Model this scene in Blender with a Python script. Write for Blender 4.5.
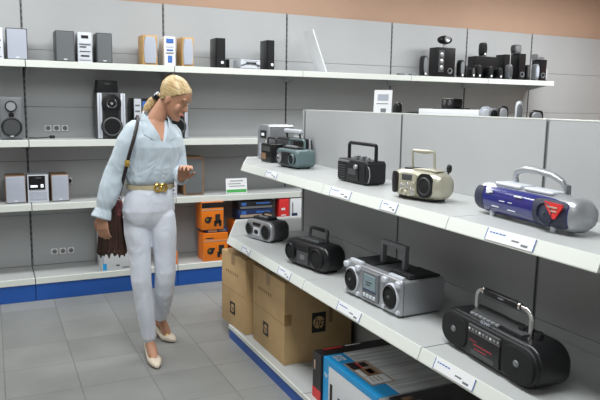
import bpy, bmesh, math, random
from mathutils import Vector, Matrix
random.seed(7)
S = bpy.context.scene
for o in list(bpy.data.objects): bpy.data.objects.remove(o)
COL = S.collection
PI = math.pi

# ------------------------------------------------------------------ camera
cd = bpy.data.cameras.new('camera'); cam = bpy.data.objects.new('camera', cd); COL.objects.link(cam)
Rv = Vector((0.90284541, -0.42963403, 0.01687492)); Uv = Vector((0.04873595, 0.14125163, 0.98877337)); Fv = Vector((0.4271943, 0.89188709, -0.14846701))
cam.matrix_world = Matrix(((Rv.x, Uv.x, -Fv.x, 0), (Rv.y, Uv.y, -Fv.y, 0), (Rv.z, Uv.z, -Fv.z, 1.58), (0, 0, 0, 1)))
cd.sensor_width = 36; cd.lens = 36 * 644.87 / 600; cd.clip_start = 0.05
S.camera = cam
# ------------------------------------------------------------------ world, lights, exposure
w = bpy.data.worlds.new('world'); S.world = w; w.use_nodes = True
w.node_tree.nodes['Background'].inputs[0].default_value = (0.95, 0.97, 1.0, 1)
w.node_tree.nodes['Background'].inputs[1].default_value = 0.035
def area(name, loc, sx, sy, power, rot=(0, 0, 0), col=(0.97, 0.99, 1.0)):
    l = bpy.data.lights.new(name, 'AREA'); l.shape = 'RECTANGLE'; l.size = sx; l.size_y = sy; l.energy = power; l.color = col
    o = bpy.data.objects.new(name, l); o.location = loc; o.rotation_euler = rot; COL.objects.link(o)
area('ceiling_lamp_light', (-0.6, 4.55, 3.05), 2.2, 0.4, 50)
area('ceiling_lamp_light', (2.2, 4.55, 3.05), 2.2, 0.4, 50)
area('ceiling_lamp_light', (5.3, 4.1, 3.05), 2.2, 0.4, 110)
area('ceiling_lamp_light', (0.8, 2.0, 3.05), 0.5, 2.6, 80)
area('ceiling_lamp_light', (-1.0, -0.9, 3.05), 0.5, 2.6, 24)
S.view_settings.view_transform = 'Standard'; S.view_settings.look = 'None'
S.view_settings.exposure = 0.0; S.view_settings.gamma = 1.0; S.view_settings.use_curve_mapping = False

# ------------------------------------------------------------------ materials
MATS = {}
def mat(name, col, rough=0.5, metal=0.0, noise=0.0, nscale=8.0, bump=0.0, bscale=60.0, spec=0.5, alpha=1.0, trans=0.0, coat=0.0, emit=0.0):
    if name in MATS: return MATS[name]
    m = bpy.data.materials.new(name); m.use_nodes = True; nt = m.node_tree; b = nt.nodes['Principled BSDF']
    b.inputs['Base Color'].default_value = (*col, 1); b.inputs['Roughness'].default_value = rough; b.inputs['Metallic'].default_value = metal
    b.inputs['Specular IOR Level'].default_value = spec; b.inputs['Alpha'].default_value = alpha
    b.inputs['Transmission Weight'].default_value = trans; b.inputs['Coat Weight'].default_value = coat
    tc = nt.nodes.new('ShaderNodeTexCoord')
    if noise > 0:
        n = nt.nodes.new('ShaderNodeTexNoise'); n.inputs['Scale'].default_value = nscale; n.inputs['Detail'].default_value = 4
        r = nt.nodes.new('ShaderNodeValToRGB')
        r.color_ramp.elements[0].position = 0.3; r.color_ramp.elements[1].position = 0.7
        r.color_ramp.elements[0].color = (*[c * (1 - noise) for c in col], 1); r.color_ramp.elements[1].color = (*[min(1, c * (1 + noise)) for c in col], 1)
        nt.links.new(tc.outputs['Object'], n.inputs['Vector']); nt.links.new(n.outputs['Fac'], r.inputs['Fac']); nt.links.new(r.outputs['Color'], b.inputs['Base Color'])
    if bump > 0:
        n2 = nt.nodes.new('ShaderNodeTexNoise'); n2.inputs['Scale'].default_value = bscale
        bp = nt.nodes.new('ShaderNodeBump'); bp.inputs['Strength'].default_value = bump; bp.inputs['Distance'].default_value = 0.01
        nt.links.new(tc.outputs['Object'], n2.inputs['Vector']); nt.links.new(n2.outputs['Fac'], bp.inputs['Height']); nt.links.new(bp.outputs['Normal'], b.inputs['Normal'])
    if emit > 0:
        b.inputs['Emission Color'].default_value = (*col, 1); b.inputs['Emission Strength'].default_value = emit
    MATS[name] = m; return m
def tile_mat():
    m = bpy.data.materials.new('floor_tiles'); m.use_nodes = True; nt = m.node_tree; b = nt.nodes['Principled BSDF']
    tc = nt.nodes.new('ShaderNodeTexCoord'); mp = nt.nodes.new('ShaderNodeMapping')
    mp.inputs['Location'].default_value = (0.0, 0, 0)
    br = nt.nodes.new('ShaderNodeTexBrick'); br.offset = 0; br.squash = 1
    br.inputs['Scale'].default_value = 1; br.inputs['Brick Width'].default_value = 0.385; br.inputs['Row Height'].default_value = 0.385
    br.inputs['Mortar Size'].default_value = 0.0035; br.inputs['Mortar Smooth'].default_value = 0.3
    br.inputs['Color1'].default_value = (0.225, 0.232, 0.222, 1); br.inputs['Color2'].default_value = (0.275, 0.28, 0.268, 1); br.inputs['Mortar'].default_value = (0.17, 0.17, 0.162, 1)
    mp.inputs['Location'].default_value = (0.0, -0.1, 0)
    n = nt.nodes.new('ShaderNodeTexNoise'); n.inputs['Scale'].default_value = 3; n.inputs['Detail'].default_value = 8
    mx = nt.nodes.new('ShaderNodeMix'); mx.data_type = 'RGBA'; mx.blend_type = 'MULTIPLY'; mx.inputs[0].default_value = 0.35
    r = nt.nodes.new('ShaderNodeValToRGB'); r.color_ramp.elements[0].position = 0.35; r.color_ramp.elements[0].color = (0.6, 0.6, 0.6, 1); r.color_ramp.elements[1].position = 0.65
    L = nt.links.new
    L(tc.outputs['Object'], mp.inputs['Vector']); L(mp.outputs['Vector'], br.inputs['Vector']); L(tc.outputs['Object'], n.inputs['Vector'])
    L(n.outputs['Fac'], r.inputs['Fac']); L(br.outputs['Color'], mx.inputs[6]); L(r.outputs['Color'], mx.inputs[7]); L(mx.outputs[2], b.inputs['Base Color'])
    b.inputs['Roughness'].default_value = 0.42
    bp = nt.nodes.new('ShaderNodeBump'); bp.inputs['Strength'].default_value = 0.3; bp.inputs['Distance'].default_value = 0.002; bp.invert = True
    L(br.outputs['Fac'], bp.inputs['Height']); L(bp.outputs['Normal'], b.inputs['Normal'])
    return m
def carton_mat():
    m = mat('brown_cardboard', (0.52, 0.35, 0.17), 0.8, noise=0.10, nscale=5, bump=0.1, bscale=150); return m
def fabric_mat(name, col, rough=0.9, fold=0.25, fscale=9):
    m = mat(name, col, rough, noise=0.05, nscale=6, spec=0.2)
    nt = m.node_tree; b = nt.nodes['Principled BSDF']; tc = nt.nodes.new('ShaderNodeTexCoord')
    mp = nt.nodes.new('ShaderNodeMapping'); mp.inputs['Scale'].default_value = (1, 1, 0.55); mp.inputs['Rotation'].default_value = (0.2, 0.5, 0)
    n = nt.nodes.new('ShaderNodeTexNoise'); n.inputs['Scale'].default_value = fscale; n.inputs['Detail'].default_value = 2; n.inputs['Distortion'].default_value = 1.2
    bp = nt.nodes.new('ShaderNodeBump'); bp.inputs['Strength'].default_value = fold; bp.inputs['Distance'].default_value = 0.06
    nt.links.new(tc.outputs['Object'], mp.inputs['Vector']); nt.links.new(mp.outputs['Vector'], n.inputs['Vector']); nt.links.new(n.outputs['Fac'], bp.inputs['Height']); nt.links.new(bp.outputs['Normal'], b.inputs['Normal'])
    b.inputs['Sheen Weight'].default_value = 0.2
    return m
M_tile = tile_mat()
M_peach = mat('peach_painted_wall', (0.50, 0.33, 0.235), 0.85, noise=0.04, nscale=2)
M_white_wall = mat('white_painted_wall', (0.72, 0.72, 0.70), 0.85)
M_ceil = mat('white_ceiling', (0.75, 0.76, 0.76), 0.9)
M_panel = mat('grey_shelf_panel', (0.42, 0.43, 0.435), 0.45, noise=0.03, nscale=2)
M_shelf = mat('off_white_shelf_metal', (0.46, 0.475, 0.47), 0.35, noise=0.02, nscale=3)
M_rail = mat('cream_price_rail', (0.70, 0.73, 0.68), 0.35)
M_seam = mat('dark_slot_metal', (0.05, 0.05, 0.05), 0.6)
M_blue = mat('blue_plinth_paint', (0.012, 0.085, 0.36), 0.4, noise=0.05)
M_black = mat('black_plastic', (0.009, 0.009, 0.010), 0.3, noise=0.1, spec=0.4)
M_blackm = mat('matte_black_plastic', (0.012, 0.0125, 0.014), 0.5, spec=0.35)
M_mesh = mat('black_grille_cloth', (0.009, 0.009, 0.010), 0.7, spec=0.3, bump=0.5, bscale=600)
M_dgrey = mat('dark_grey_plastic', (0.055, 0.058, 0.06), 0.45)
M_mgrey = mat('mid_grey_plastic', (0.16, 0.17, 0.18), 0.45)
M_ggrille = mat('grey_grille_cloth', (0.13, 0.14, 0.145), 0.85, bump=0.3, bscale=500)
M_silver = mat('silver_plastic', (0.40, 0.41, 0.43), 0.32, metal=0.5)
M_lsilver = mat('light_silver_plastic', (0.60, 0.63, 0.68), 0.4, metal=0.15)
M_lgrille = mat('light_grey_grille_cloth', (0.40, 0.43, 0.50), 0.8, bump=0.3, bscale=500)
M_chrome = mat('chrome', (0.75, 0.75, 0.75), 0.12, metal=1.0)
M_gold = mat('champagne_plastic', (0.50, 0.48, 0.38), 0.28, metal=0.45)
M_teal = mat('teal_grey_plastic', (0.13, 0.19, 0.20), 0.35, metal=0.2)
M_bluep = mat('glossy_blue_plastic', (0.012, 0.016, 0.16), 0.15, coat=0.6)
M_navy = mat('navy_speaker_mesh', (0.018, 0.022, 0.05), 0.45, bump=0.3, bscale=500)
M_red = mat('red_print', (0.65, 0.03, 0.03), 0.45)
M_dred = mat('dull_red_print', (0.28, 0.02, 0.03), 0.5)
M_white = mat('white_print', (0.80, 0.80, 0.80), 0.6)
M_wood = mat('light_wood_veneer', (0.50, 0.30, 0.11), 0.5, noise=0.15, nscale=14)
M_dwood = mat('brown_wood_veneer', (0.26, 0.15, 0.08), 0.5, noise=0.15, nscale=14)
M_card = carton_mat()
M_tape = mat('brown_packing_tape', (0.36, 0.22, 0.09), 0.3)
M_ink = mat('black_ink', (0.015, 0.015, 0.015), 0.6)
M_fink = mat('faded_brown_ink', (0.27, 0.17, 0.085), 0.7)
M_bink = mat('blue_ink', (0.04, 0.14, 0.45), 0.6)
M_gink = mat('green_ink', (0.06, 0.36, 0.08), 0.6)
M_hpblue = mat('bright_blue_print', (0.02, 0.34, 0.72), 0.35)
M_boxw = mat('white_coated_board', (0.72, 0.74, 0.76), 0.4)
M_wrap = mat('grey_streaked_board', (0.62, 0.63, 0.62), 0.3, noise=0.35, nscale=10)
M_orange = mat('orange_print', (0.80, 0.20, 0.012), 0.4)
_n = [q for q in M_wrap.node_tree.nodes if q.type == 'TEX_NOISE'][0]; _t = [q for q in M_wrap.node_tree.nodes if q.type == 'TEX_COORD'][0]; _m = M_wrap.node_tree.nodes.new('ShaderNodeMapping'); _m.inputs['Scale'].default_value = (4, .25, 1)
M_wrap.node_tree.links.new(_t.outputs['Object'], _m.inputs['Vector']); M_wrap.node_tree.links.new(_m.outputs['Vector'], _n.inputs['Vector'])
M_dkbox = mat('dark_coated_board', (0.018, 0.016, 0.018), 0.35, noise=0.3, nscale=20)
M_dkblue = mat('dark_blue_print', (0.015, 0.03, 0.10), 0.4)
M_beige = mat('beige_print', (0.45, 0.33, 0.25), 0.5)
M_paper = mat('white_paper', (0.78, 0.79, 0.80), 0.6)
M_lcd = mat('grey_green_display', (0.22, 0.30, 0.33), 0.2)
M_leds = mat('lit_display_digits', (0.9, 0.95, 1.0), 0.4, emit=0.6)
M_acryl = mat('clear_acrylic', (0.85, 0.88, 0.9), 0.1, alpha=0.55)
M_skin = mat('skin', (0.46, 0.235, 0.145), 0.5, noise=0.06, nscale=12)
M_lips = mat('lips', (0.42, 0.12, 0.10), 0.4)
M_hair = mat('blonde_hair', (0.50, 0.36, 0.17), 0.38)
M_shirt = fabric_mat('pale_blue_cotton', (0.50, 0.58, 0.64), fold=0.45, fscale=8)
M_trous = fabric_mat('pale_lilac_cotton', (0.72, 0.76, 0.84), fold=0.35, fscale=7)
M_shoe = mat('cream_shoe_leather', (0.66, 0.58, 0.46), 0.35)
M_goldm = mat('gold_buckle_metal', (0.75, 0.50, 0.12), 0.25, metal=0.9)
M_beltc = mat('beige_belt_leather', (0.50, 0.43, 0.28), 0.5)
M_leather = mat('dark_brown_leather', (0.045, 0.018, 0.010), 0.55, noise=0.3, nscale=10)
M_strap = mat('black_brown_strap', (0.02, 0.012, 0.012), 0.5)
M_scarf = mat('burgundy_mottled_cloth', (0.13, 0.03, 0.035), 0.7, noise=0.9, nscale=60)

# ------------------------------------------------------------------ mesh builder
def rrect(w, h, r, n=5, cx=0.0, cz=None):
    if cz is None: cz = h / 2
    r = min(r, w / 2 - 1e-4, h / 2 - 1e-4); pts = []
    for (sx, sz, a0) in ((1, -1, -PI / 2), (1, 1, 0), (-1, 1, PI / 2), (-1, -1, PI)):
        for i in range(n + 1):
            a = a0 + PI / 2 * i / n
            pts.append((cx + sx * (w / 2 - r) + r * math.cos(a), cz + sz * (h / 2 - r) + r * math.sin(a)))
    return pts
def sellipse(rx, rz, e=2.5, n=32, cx=0, cz=0):
    pts = []
    for i in range(n):
        a = 2 * PI * i / n; c, s = math.cos(a), math.sin(a)
        pts.append((cx + rx * math.copysign(abs(c) ** (2 / e), c), cz + rz * math.copysign(abs(s) ** (2 / e), s)))
    return pts
class MB:
    def __init__(s): s.v = []; s.f = []; s.mi = []; s.m = []; s.T = Matrix.Identity(4)
    def mat(s, m):
        if m not in s.m: s.m.append(m)
        return s.m.index(m)
    def add(s, vs, fs, m):
        b = len(s.v); k = s.mat(m)
        s.v += [tuple(s.T @ Vector(v)) for v in vs]
        for f in fs: s.f.append([b + i for i in f]); s.mi.append(k)
        return s
    def box(s, x0, x1, y0, y1, z0, z1, m, bev=0.0, seg=2):
        if x0 > x1: x0, x1 = x1, x0
        if y0 > y1: y0, y1 = y1, y0
        if z0 > z1: z0, z1 = z1, z0
        if bev <= 0:
            return s.add([(x, y, z) for x in (x0, x1) for y in (y0, y1) for z in (z0, z1)],
                         [(0, 1, 3, 2), (4, 6, 7, 5), (0, 4, 5, 1), (2, 3, 7, 6), (0, 2, 6, 4), (1, 5, 7, 3)], m)
        bm = bmesh.new(); bmesh.ops.create_cube(bm, size=1)
        for v in bm.verts: v.co = Vector(((x0 + x1) / 2 + v.co.x * (x1 - x0), (y0 + y1) / 2 + v.co.y * (y1 - y0), (z0 + z1) / 2 + v.co.z * (z1 - z0)))
        bmesh.ops.bevel(bm, geom=bm.edges[:], offset=bev, segments=seg, affect='EDGES', profile=0.5)
        bm.verts.index_update()
        s.add([v.co[:] for v in bm.verts], [[v.index for v in f.verts] for f in bm.faces], m); bm.free(); return s
    def loft(s, rings, m, cap=True, closed=False):
        n = len(rings[0]); vs = [p for r in rings for p in r]; fs = []
        R = len(rings)
        for i in range(R if closed else R - 1):
            a, b = i * n, ((i + 1) % R) * n
            for j in range(n):
                k = (j + 1) % n; fs.append((a + j, a + k, b + k, b + j))
        if cap and not closed:
            fs.append(tuple(range(n))[::-1]); fs.append(tuple((R - 1) * n + j for j in range(n)))
        return s.add(vs, fs, m)
    def pillow(s, outline, y0, y1, r, m, seg=3):
        """outline in XZ, extruded along y with rounded front and back edges"""
        cx = (max(p[0] for p in outline) + min(p[0] for p in outline)) / 2; cz = (max(p[1] for p in outline) + min(p[1] for p in outline)) / 2
        hw = max(p[0] for p in outline) - cx; hh = max(p[1] for p in outline) - cz
        rings = []
        def ring(y, ins): return [(cx + (p[0] - cx) * (1 - ins / hw), y, cz + (p[1] - cz) * (1 - ins / hh)) for p in outline]
        for i in range(seg + 1):
            a = PI / 2 * i / seg; rings.append(ring(y0 + r * (1 - math.cos(a)), r * (1 - math.sin(a))))
        for i in range(seg + 1):
            a = PI / 2 * i / seg; rings.append(ring(y1 - r + r * math.sin(a), r * (1 - math.cos(a))))
        return s.loft(rings, m)
    def tube(s, pts, rad, m, n=10, closed=False, flat=1.0, ref=None, round_ends=False):
        P = [Vector(p) for p in pts]; K = len(P)
        if not hasattr(rad, '__len__'): rad = [rad] * K
        rad = list(rad)
        if round_ends and not closed:
            d0 = (P[0] - P[1]).normalized(); d1 = (P[-1] - P[-2]).normalized(); r0, r1 = rad[0], rad[-1]
            P = [P[0] + d0 * r0 * 0.9, P[0] + d0 * r0 * 0.6] + P + [P[-1] + d1 * r1 * 0.6, P[-1] + d1 * r1 * 0.9]
            rad = [r0 * 0.35, r0 * 0.78] + rad + [r1 * 0.78, r1 * 0.35]; K = len(P)
        rings = []; prev = Vector(ref) if ref else None
        for i in range(K):
            if closed: t = P[(i + 1) % K] - P[i - 1]
            else: t = P[min(i + 1, K - 1)] - P[max(i - 1, 0)]
            t.normalize()
            if prev is None: prev = Vector((0, 0, 1)) if abs(t.z) < 0.9 else Vector((1, 0, 0))
            a = (prev - t * prev.dot(t)).normalized(); b = t.cross(a); prev = a
            rings.append([tuple(P[i] + a * math.cos(2 * PI * j / n) * rad[i] + b * math.sin(2 * PI * j / n) * rad[i] * flat) for j in range(n)])
        return s.loft(rings, m, closed=closed)
    def lathe(s, prof, m, c=(0, 0, 0), axis='y', n=24):
        """prof: (radius, along axis)"""
        rings = []
        for r, a in prof:
            ring = []
            for j in range(n):
                t = 2 * PI * j / n; u, w_ = max(r, 1e-4) * math.cos(t), max(r, 1e-4) * math.sin(t)
                ring.append({'y': (c[0] + u, c[1] + a, c[2] + w_), 'z': (c[0] + u, c[1] + w_, c[2] + a), 'x': (c[0] + a, c[1] + u, c[2] + w_)}[axis])
            rings.append(ring)
        return s.loft(rings, m)
    def ellipsoid(s, c, r, m, n=16, k=10):
        return s.add(*_sph(c, r, n, k), m)
    def build(s, name, parent=None, smooth=True, ang=35, sub=0):
        me = bpy.data.meshes.new(name); me.from_pydata(s.v, [], s.f); me.update()
        for m in s.m: me.materials.append(m)
        me.polygons.foreach_set('material_index', s.mi)
        bm = bmesh.new(); bm.from_mesh(me); bmesh.ops.recalc_face_normals(bm, faces=bm.faces[:])
        if smooth:
            for f in bm.faces: f.smooth = True
            for e in bm.edges:
                if len(e.link_faces) == 2 and e.calc_face_angle(0) > math.radians(ang): e.smooth = False
        bm.to_mesh(me); bm.free()
        o = bpy.data.objects.new(name, me); COL.objects.link(o)
        if parent: o.parent = parent
        return o
def _sph(c, r, n, k):
    vs = [(c[0], c[1], c[2] - r[2])]; fs = []
    for i in range(1, k):
        a = PI * i / k
        for j in range(n):
            t = 2 * PI * j / n; vs.append((c[0] + r[0] * math.sin(a) * math.cos(t), c[1] + r[1] * math.sin(a) * math.sin(t), c[2] - r[2] * math.cos(a)))
    vs.append((c[0], c[1], c[2] + r[2])); T = len(vs) - 1
    for j in range(n):
        fs.append((0, 1 + (j + 1) % n, 1 + j)); b = 1 + (k - 2) * n; fs.append((T, b + j, b + (j + 1) % n))
    for i in range(k - 2):
        for j in range(n):
            a = 1 + i * n; b = a + n; q = (j + 1) % n; fs.append((a + j, a + q, b + q, b + j))
    return vs, fs
def seen(x, y, w_, d):
    """the photo gives the width of front plus visible side: the front alone is narrower and further right"""
    if y < 5.3: return x, w_
    q = d * x / (y + d / 2); return x + q / 2, w_ - q
def tag(o, label=None, cat=None, group=None, kind=None):
    if label: o['label'] = label
    if cat: o['category'] = cat
    if group: o['group'] = group
    if kind: o['kind'] = kind
    return o
def thing(name, loc, rz, label, cat, group=None):
    o = bpy.data.objects.new(name, None); o.empty_display_size = 0.1; COL.objects.link(o)
    o.location = loc; o.rotation_euler = (0, 0, rz); return tag(o, label, cat, group)
def dup(o, loc=None, rz=None, label=None, parent=None):
    c = o.copy(); COL.objects.link(c)
    if parent: c.parent = parent
    if loc is not None: c.location = loc
    if rz is not None: c.rotation_euler = (0, 0, rz)
    if label: c['label'] = label
    for k in list(o.children): dup(k, parent=c)
    return c
def lettering(name, txt, size, m, parent, loc, rot, ext=0.0006, align='CENTER', sx=1.0, shear=0.0, space=1.0):
    cu = bpy.data.curves.new('t', 'FONT'); cu.body = txt; cu.size = size; cu.extrude = ext; cu.align_x = align; cu.align_y = 'CENTER'; cu.shear = shear; cu.space_character = space
    to = bpy.data.objects.new('t', cu); COL.objects.link(to)
    dg = bpy.context.evaluated_depsgraph_get(); me = bpy.data.meshes.new_from_object(to.evaluated_get(dg))
    bpy.data.objects.remove(to); me.materials.clear(); me.materials.append(m)
    o = bpy.data.objects.new(name, me); COL.objects.link(o); o.parent = parent; o.location = loc; o.rotation_euler = rot; o.scale = (sx, 1, 1)
    return o
FRONT = (PI / 2, 0, 0)     # text on a face that looks towards local -y

# ================================================================== ROOM
def slab(name, x0, x1, y0, y1, z0, z1, m):
    return tag(MB().box(x0, x1, y0, y1, z0, z1, m).build(name, smooth=False), kind='structure')
slab('floor', -3, 7.6, -3, 6.0, -0.1, 0, M_tile)
slab('wall_back', -3, 7.6, 5.80, 6.0, 0, 3.2, M_peach)
slab('wall_left', -3.2, -3, -3, 6.0, 0, 3.2, M_white_wall)
slab('wall_right', 7.6, 7.8, -3, 6.0, 0, 3.2, M_peach)
slab('wall_front', -3.2, 7.8, -3.2, -3, 0, 3.2, M_white_wall)
slab('ceiling', -3.2, 7.8, -3.2, 6.0, 3.2, 3.3, M_ceil)

# ================================================================== BACK WALL SHELVING
YW, YS, YB = 5.741, 5.361, 5.320
ZS = [1.868, 1.264, 0.767]; ZB = 0.186; ZT = 2.413
ROWS = [0.186, 0.62, 1.07, 1.515, 1.973, ZT]
def wall_bay(x0, x1, label, shelves=(0, 1, 2), brack=True):
    w_ = x1 - x0; t = thing('shelving_bay', (x0, YW, 0), 0, label, 'shelving', 'grey shelving bays along the back wall')
    mb = MB()
    for a, b in zip(ROWS[:-1], ROWS[1:]): mb.box(0.004, w_ - 0.004, 0, 0.025, a + 0.0012, b - 0.0012, M_panel, 0.0015, 1)
    mb.box(0, w_, 0.012, 0.03, 0.1, ZT - 0.003, M_seam)
    mb.build('back_panel', t, smooth=False)
    up = MB(); up.box(0.0005, 0.0125, -0.001, 0.03, 0.0, ZT, M_mgrey)
    k = 0.25
    while k < ZT - 0.03: up.box(0.001, 0.009, -0.0025, 0, k, k + 0.028, M_seam); k += 0.05
    up.build('upright', t, smooth=False)
    for i in shelves:
        z = ZS[i]; d = YW - YS
        s_ = MB(); s_.box(0.003, w_ - 0.003, -d + 0.012, -0.002, z - 0.028, z, M_shelf, 0.002, 1)
        so = s_.build('shelf', t, smooth=False)
        r = MB(); r.box(0.003, w_ - 0.003, -d, -d + 0.012, z - 0.052, z, M_rail, 0.002, 1); r.build('price_rail', so, smooth=False)
        for xb in (0.02, w_ - 0.02):
            b = MB(); b.loft([[(xb + q, -0.003, z - 0.03), (xb + q, -d + 0.06, z - 0.03), (xb + q, -d + 0.06, z - 0.045), (xb + q, -0.003, z - 0.10)] for q in (-0.003, 0.003)], M_shelf)
            b.build('bracket', so, smooth=False)
    d = YW - YB
    bs = MB().box(0.003, w_ - 0.003, -d + 0.008, -0.002, ZB - 0.03, ZB, M_shelf, 0.002, 1); bo = bs.build('base_shelf', t, smooth=False)
    MB().box(0.003, w_ - 0.003, -d, -d + 0.008, ZB - 0.05, ZB + 0.0, M_rail, 0.002, 1).build('price_rail', bo, smooth=False)
    MB().box(0.002, w_ - 0.002, -d + 0.006, -d + 0.02, 0.0, ZB - 0.051, M_blue, 0.002, 1).build('plinth', t, smooth=False)
    return t
X = [-0.93, 0.257, 1.396, 2.577, 3.761, 4.734, 5.676, 6.90]
wall_bay(X[0], X[1], 'leftmost grey wall shelving bay, cut by the left edge of the photo')
wall_bay(X[1], X[2], 'grey wall shelving bay directly behind the woman')
wall_bay(X[2], X[3], 'grey wall shelving bay holding the orange boxes and the green-striped sign')
wall_bay(X[3], X[4], 'grey wall shelving bay with the leaning clear sign, its lower part hidden by the island')
wall_bay(X[4], X[5], 'grey wall shelving bay with the left group of black computer speakers on top')
wall_bay(X[5], X[6], 'grey wall shelving bay with the right group of black computer speakers on top')
wall_bay(X[6], X[7], 'bare grey wall panels at far right with no shelf', shelves=())

# power sockets on the panels
def socket(x, z, label, group='power sockets on the back panels'):
    t = thing('power_socket', (x, YW, z), 0, label, 'socket', group)
    MB().pillow(rrect(0.052, 0.052, 0.008, 3, 0, 0), -0.010, 0, 0.003, M_white).build('face_plate', t)
    m = MB(); m.lathe([(0.019, -0.0095), (0.019, -0.0115), (0.017, -0.0115), (0.016, -0.0105), (0.0001, -0.0105)], M_mgrey, n=16)
    m.build('outlet', t); return t
for z, nm in ((1.341, 'above the middle shelf'), (0.296, 'above the blue plinth')):
    for i, (dx, pos) in enumerate(((0, 'left'), (0.066, 'middle'), (0.132, 'right'))):
        socket(0.426 + dx + (0 if z > 1 else 0.012), z, '%s of three white wall sockets %s' % (pos, nm))
pk = thing('cable_end', (0.37, 5.60, ZS[1]), 0, 'short black cable with plug lying beside the round-woofer speaker', 'cable')
MB().tube([(-0.10, 0.0, 0.004), (-0.05, -0.02, 0.004), (0, -0.01, 0.004), (0.04, 0.0, 0.008), (0.06, 0.0, 0.012)], 0.004, M_black, 8).build('wire', pk)
MB().box(0.055, 0.095, -0.012, 0.012, 0.0, 0.024, M_black, 0.005).build('plug', pk)

# ================================================================== ISLAND SHELVING (GONDOLA)
XW, X1, X2 = 1.934, 1.488, 1.391
GZ1, GZ2, GZ3, GT = 1.18, 0.697, 0.093, 1.535
G = [3.983, 2.829, 1.848, 0.867]
def poly_slab(mb, pts, z0, z1, m): return mb.loft([[(x, y, z0) for x, y in pts], [(x, y, z1) for x, y in pts]], m)
def tilted_rail(mb, a, b, z, h=0.045):
    """price rail whose face leans back: from a to b (xy), outward normal to the right of a->b"""
    a = Vector((a[0], a[1], 0)); b = Vector((b[0], b[1], 0)); d = (b - a).normalized(); n = Vector((d.y, -d.x, 0))
    prof = [(0.0, 0.001), (0.016, -h + 0.004), (0.016, -h), (0.002, -h), (-0.006, -0.010), (-0.006, 0.001)]
    mb.loft([[tuple(p + n * u + Vector((0, 0, z + w_))) for u, w_ in prof] for p in (a + d * 0.002, b - d * 0.002)], M_rail)
def gondola_bay(y1, y0, label):
    L = y1 - y0; t = thing('island_bay', (0, y0, 0), 0, label, 'shelving', 'bays of the island shelving')
    p = MB()
    rows = [GZ3, 0.745, 1.14, GT - 0.0]
    for a, b in zip(rows[:-1], rows[1:]): p.box(XW, XW + 0.02, 0.004, L - 0.004, a + 0.001, b - 0.001, M_panel, 0.0015, 1)
    p.box(XW + 0.008, XW + 0.05, 0.0, L, 0.05, GT - 0.004, M_mgrey); p.box(XW, XW + 0.05, 0.003, L - 0.003, GT - 0.004, GT + 0.002, M_rail)
    p.build('back_panel', t, smooth=False)
    u = MB(); u.box(XW - 0.001, XW + 0.04, L - 0.012, L - 0.0005, 0, GT - 0.005, M_mgrey); u.box(XW - 0.002, XW, L - 0.006, L - 0.0005, GZ3, GT - 0.01, M_seam); u.build('upright', t, smooth=False)
    for z, x in ((GZ1, X1), (GZ2, X2)):
        s_ = MB().box(x + 0.006, XW - 0.002, 0.003, L - 0.003, z - 0.03, z, M_shelf, 0.002, 1).build('shelf', t, smooth=False)
        r = MB()
        if z == GZ1 and y1 < 2: tilted_rail(r, (x, L), (x, 1.19 - y0), z); tilted_rail(r, (x, 1.183 - y0), (x, 0), z)
        else: tilted_rail(r, (x, L), (x, 0), z)
        # rail normal must look to -x
        ro = r.build('price_rail', s_, smooth=False)
        for yb in (0.03, L - 0.03):
            MB().loft([[(XW - 0.003, yb + q, z - 0.031), (x + 0.08, yb + q, z - 0.031), (x + 0.08, yb + q, z - 0.045), (XW - 0.003, yb + q, z - 0.11)] for q in (-0.003, 0.003)], M_shelf).build('bracket', s_, smooth=False)
    b = MB().box(X2 + 0.004, XW - 0.002, 0.003, L - 0.003, GZ3 - 0.022, GZ3, M_shelf, 0.002, 1).build('base_shelf', t, smooth=False)
    MB().box(X2 - 0.004, X2 + 0.004, 0.003, L - 0.003, GZ3 - 0.024, GZ3 + 0.001, M_rail).build('price_rail', b, smooth=False)
    MB().box(X2 + 0.002, X2 + 0.014, 0.002, L - 0.002, 0.0, GZ3 - 0.025, M_blue).build('plinth', t, smooth=False)
    # the low top shelf on the far side
    MB().box(XW + 0.052, XW + 0.36, 0.003, L - 0.003, 1.47, 1.50, M_shelf).build('rear_shelf', t, smooth=False)
    return t
gondola_bay(G[0], G[1], 'far bay of the island shelving, holding the brown cartons')
gondola_bay(G[1], G[2], 'middle bay of the island shelving, holding the big silver twin-speaker boombox')
gondola_bay(G[2], G[3], 'near bay of the island shelving, holding the blue boombox')
# chamfered end
e = thing('island_end_shelving', (0, G[0], 0), 0, 'chamfered end shelves closing the far end of the island shelving', 'shelving')
for z, x in ((GZ1, X1), (GZ2, X2)):
    xa, ya = (1.70, 0.485) if z == GZ1 else (1.64, 0.565)
    pts = [(x + 0.004, 0.003), (xa, ya), (2.28, ya), (2.5, 0.003)]
    m = MB(); poly_slab(m, pts, z - 0.03, z, M_shelf); s_ = m.build('shelf', e, smooth=False)
    r = MB(); tilted_rail(r, (2.28, ya + 0.003), (xa, ya + 0.003), z); tilted_rail(r, (xa, ya), (x, 0.004), z); r.build('price_rail', s_, smooth=False)
m = MB(); poly_slab(m, [(X2 + 0.004, 0.003), (X2 + 0.10, 0.15), (2.4, 0.15), (2.5, 0.003)], GZ3 - 0.022, GZ3, M_shelf); m.build('base_shelf', e, smooth=False)
m = MB(); poly_slab(m, [(X2 + 0.006, 0.003), (X2 + 0.103, 0.145), (2.4, 0.145), (2.5, 0.003)], 0, GZ3 - 0.023, M_blue); m.build('plinth', e, smooth=False)
MB().box(XW, 2.30, 0.008, 0.03, GZ3, GT, M_panel).build('end_panel', e, smooth=False)

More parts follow.
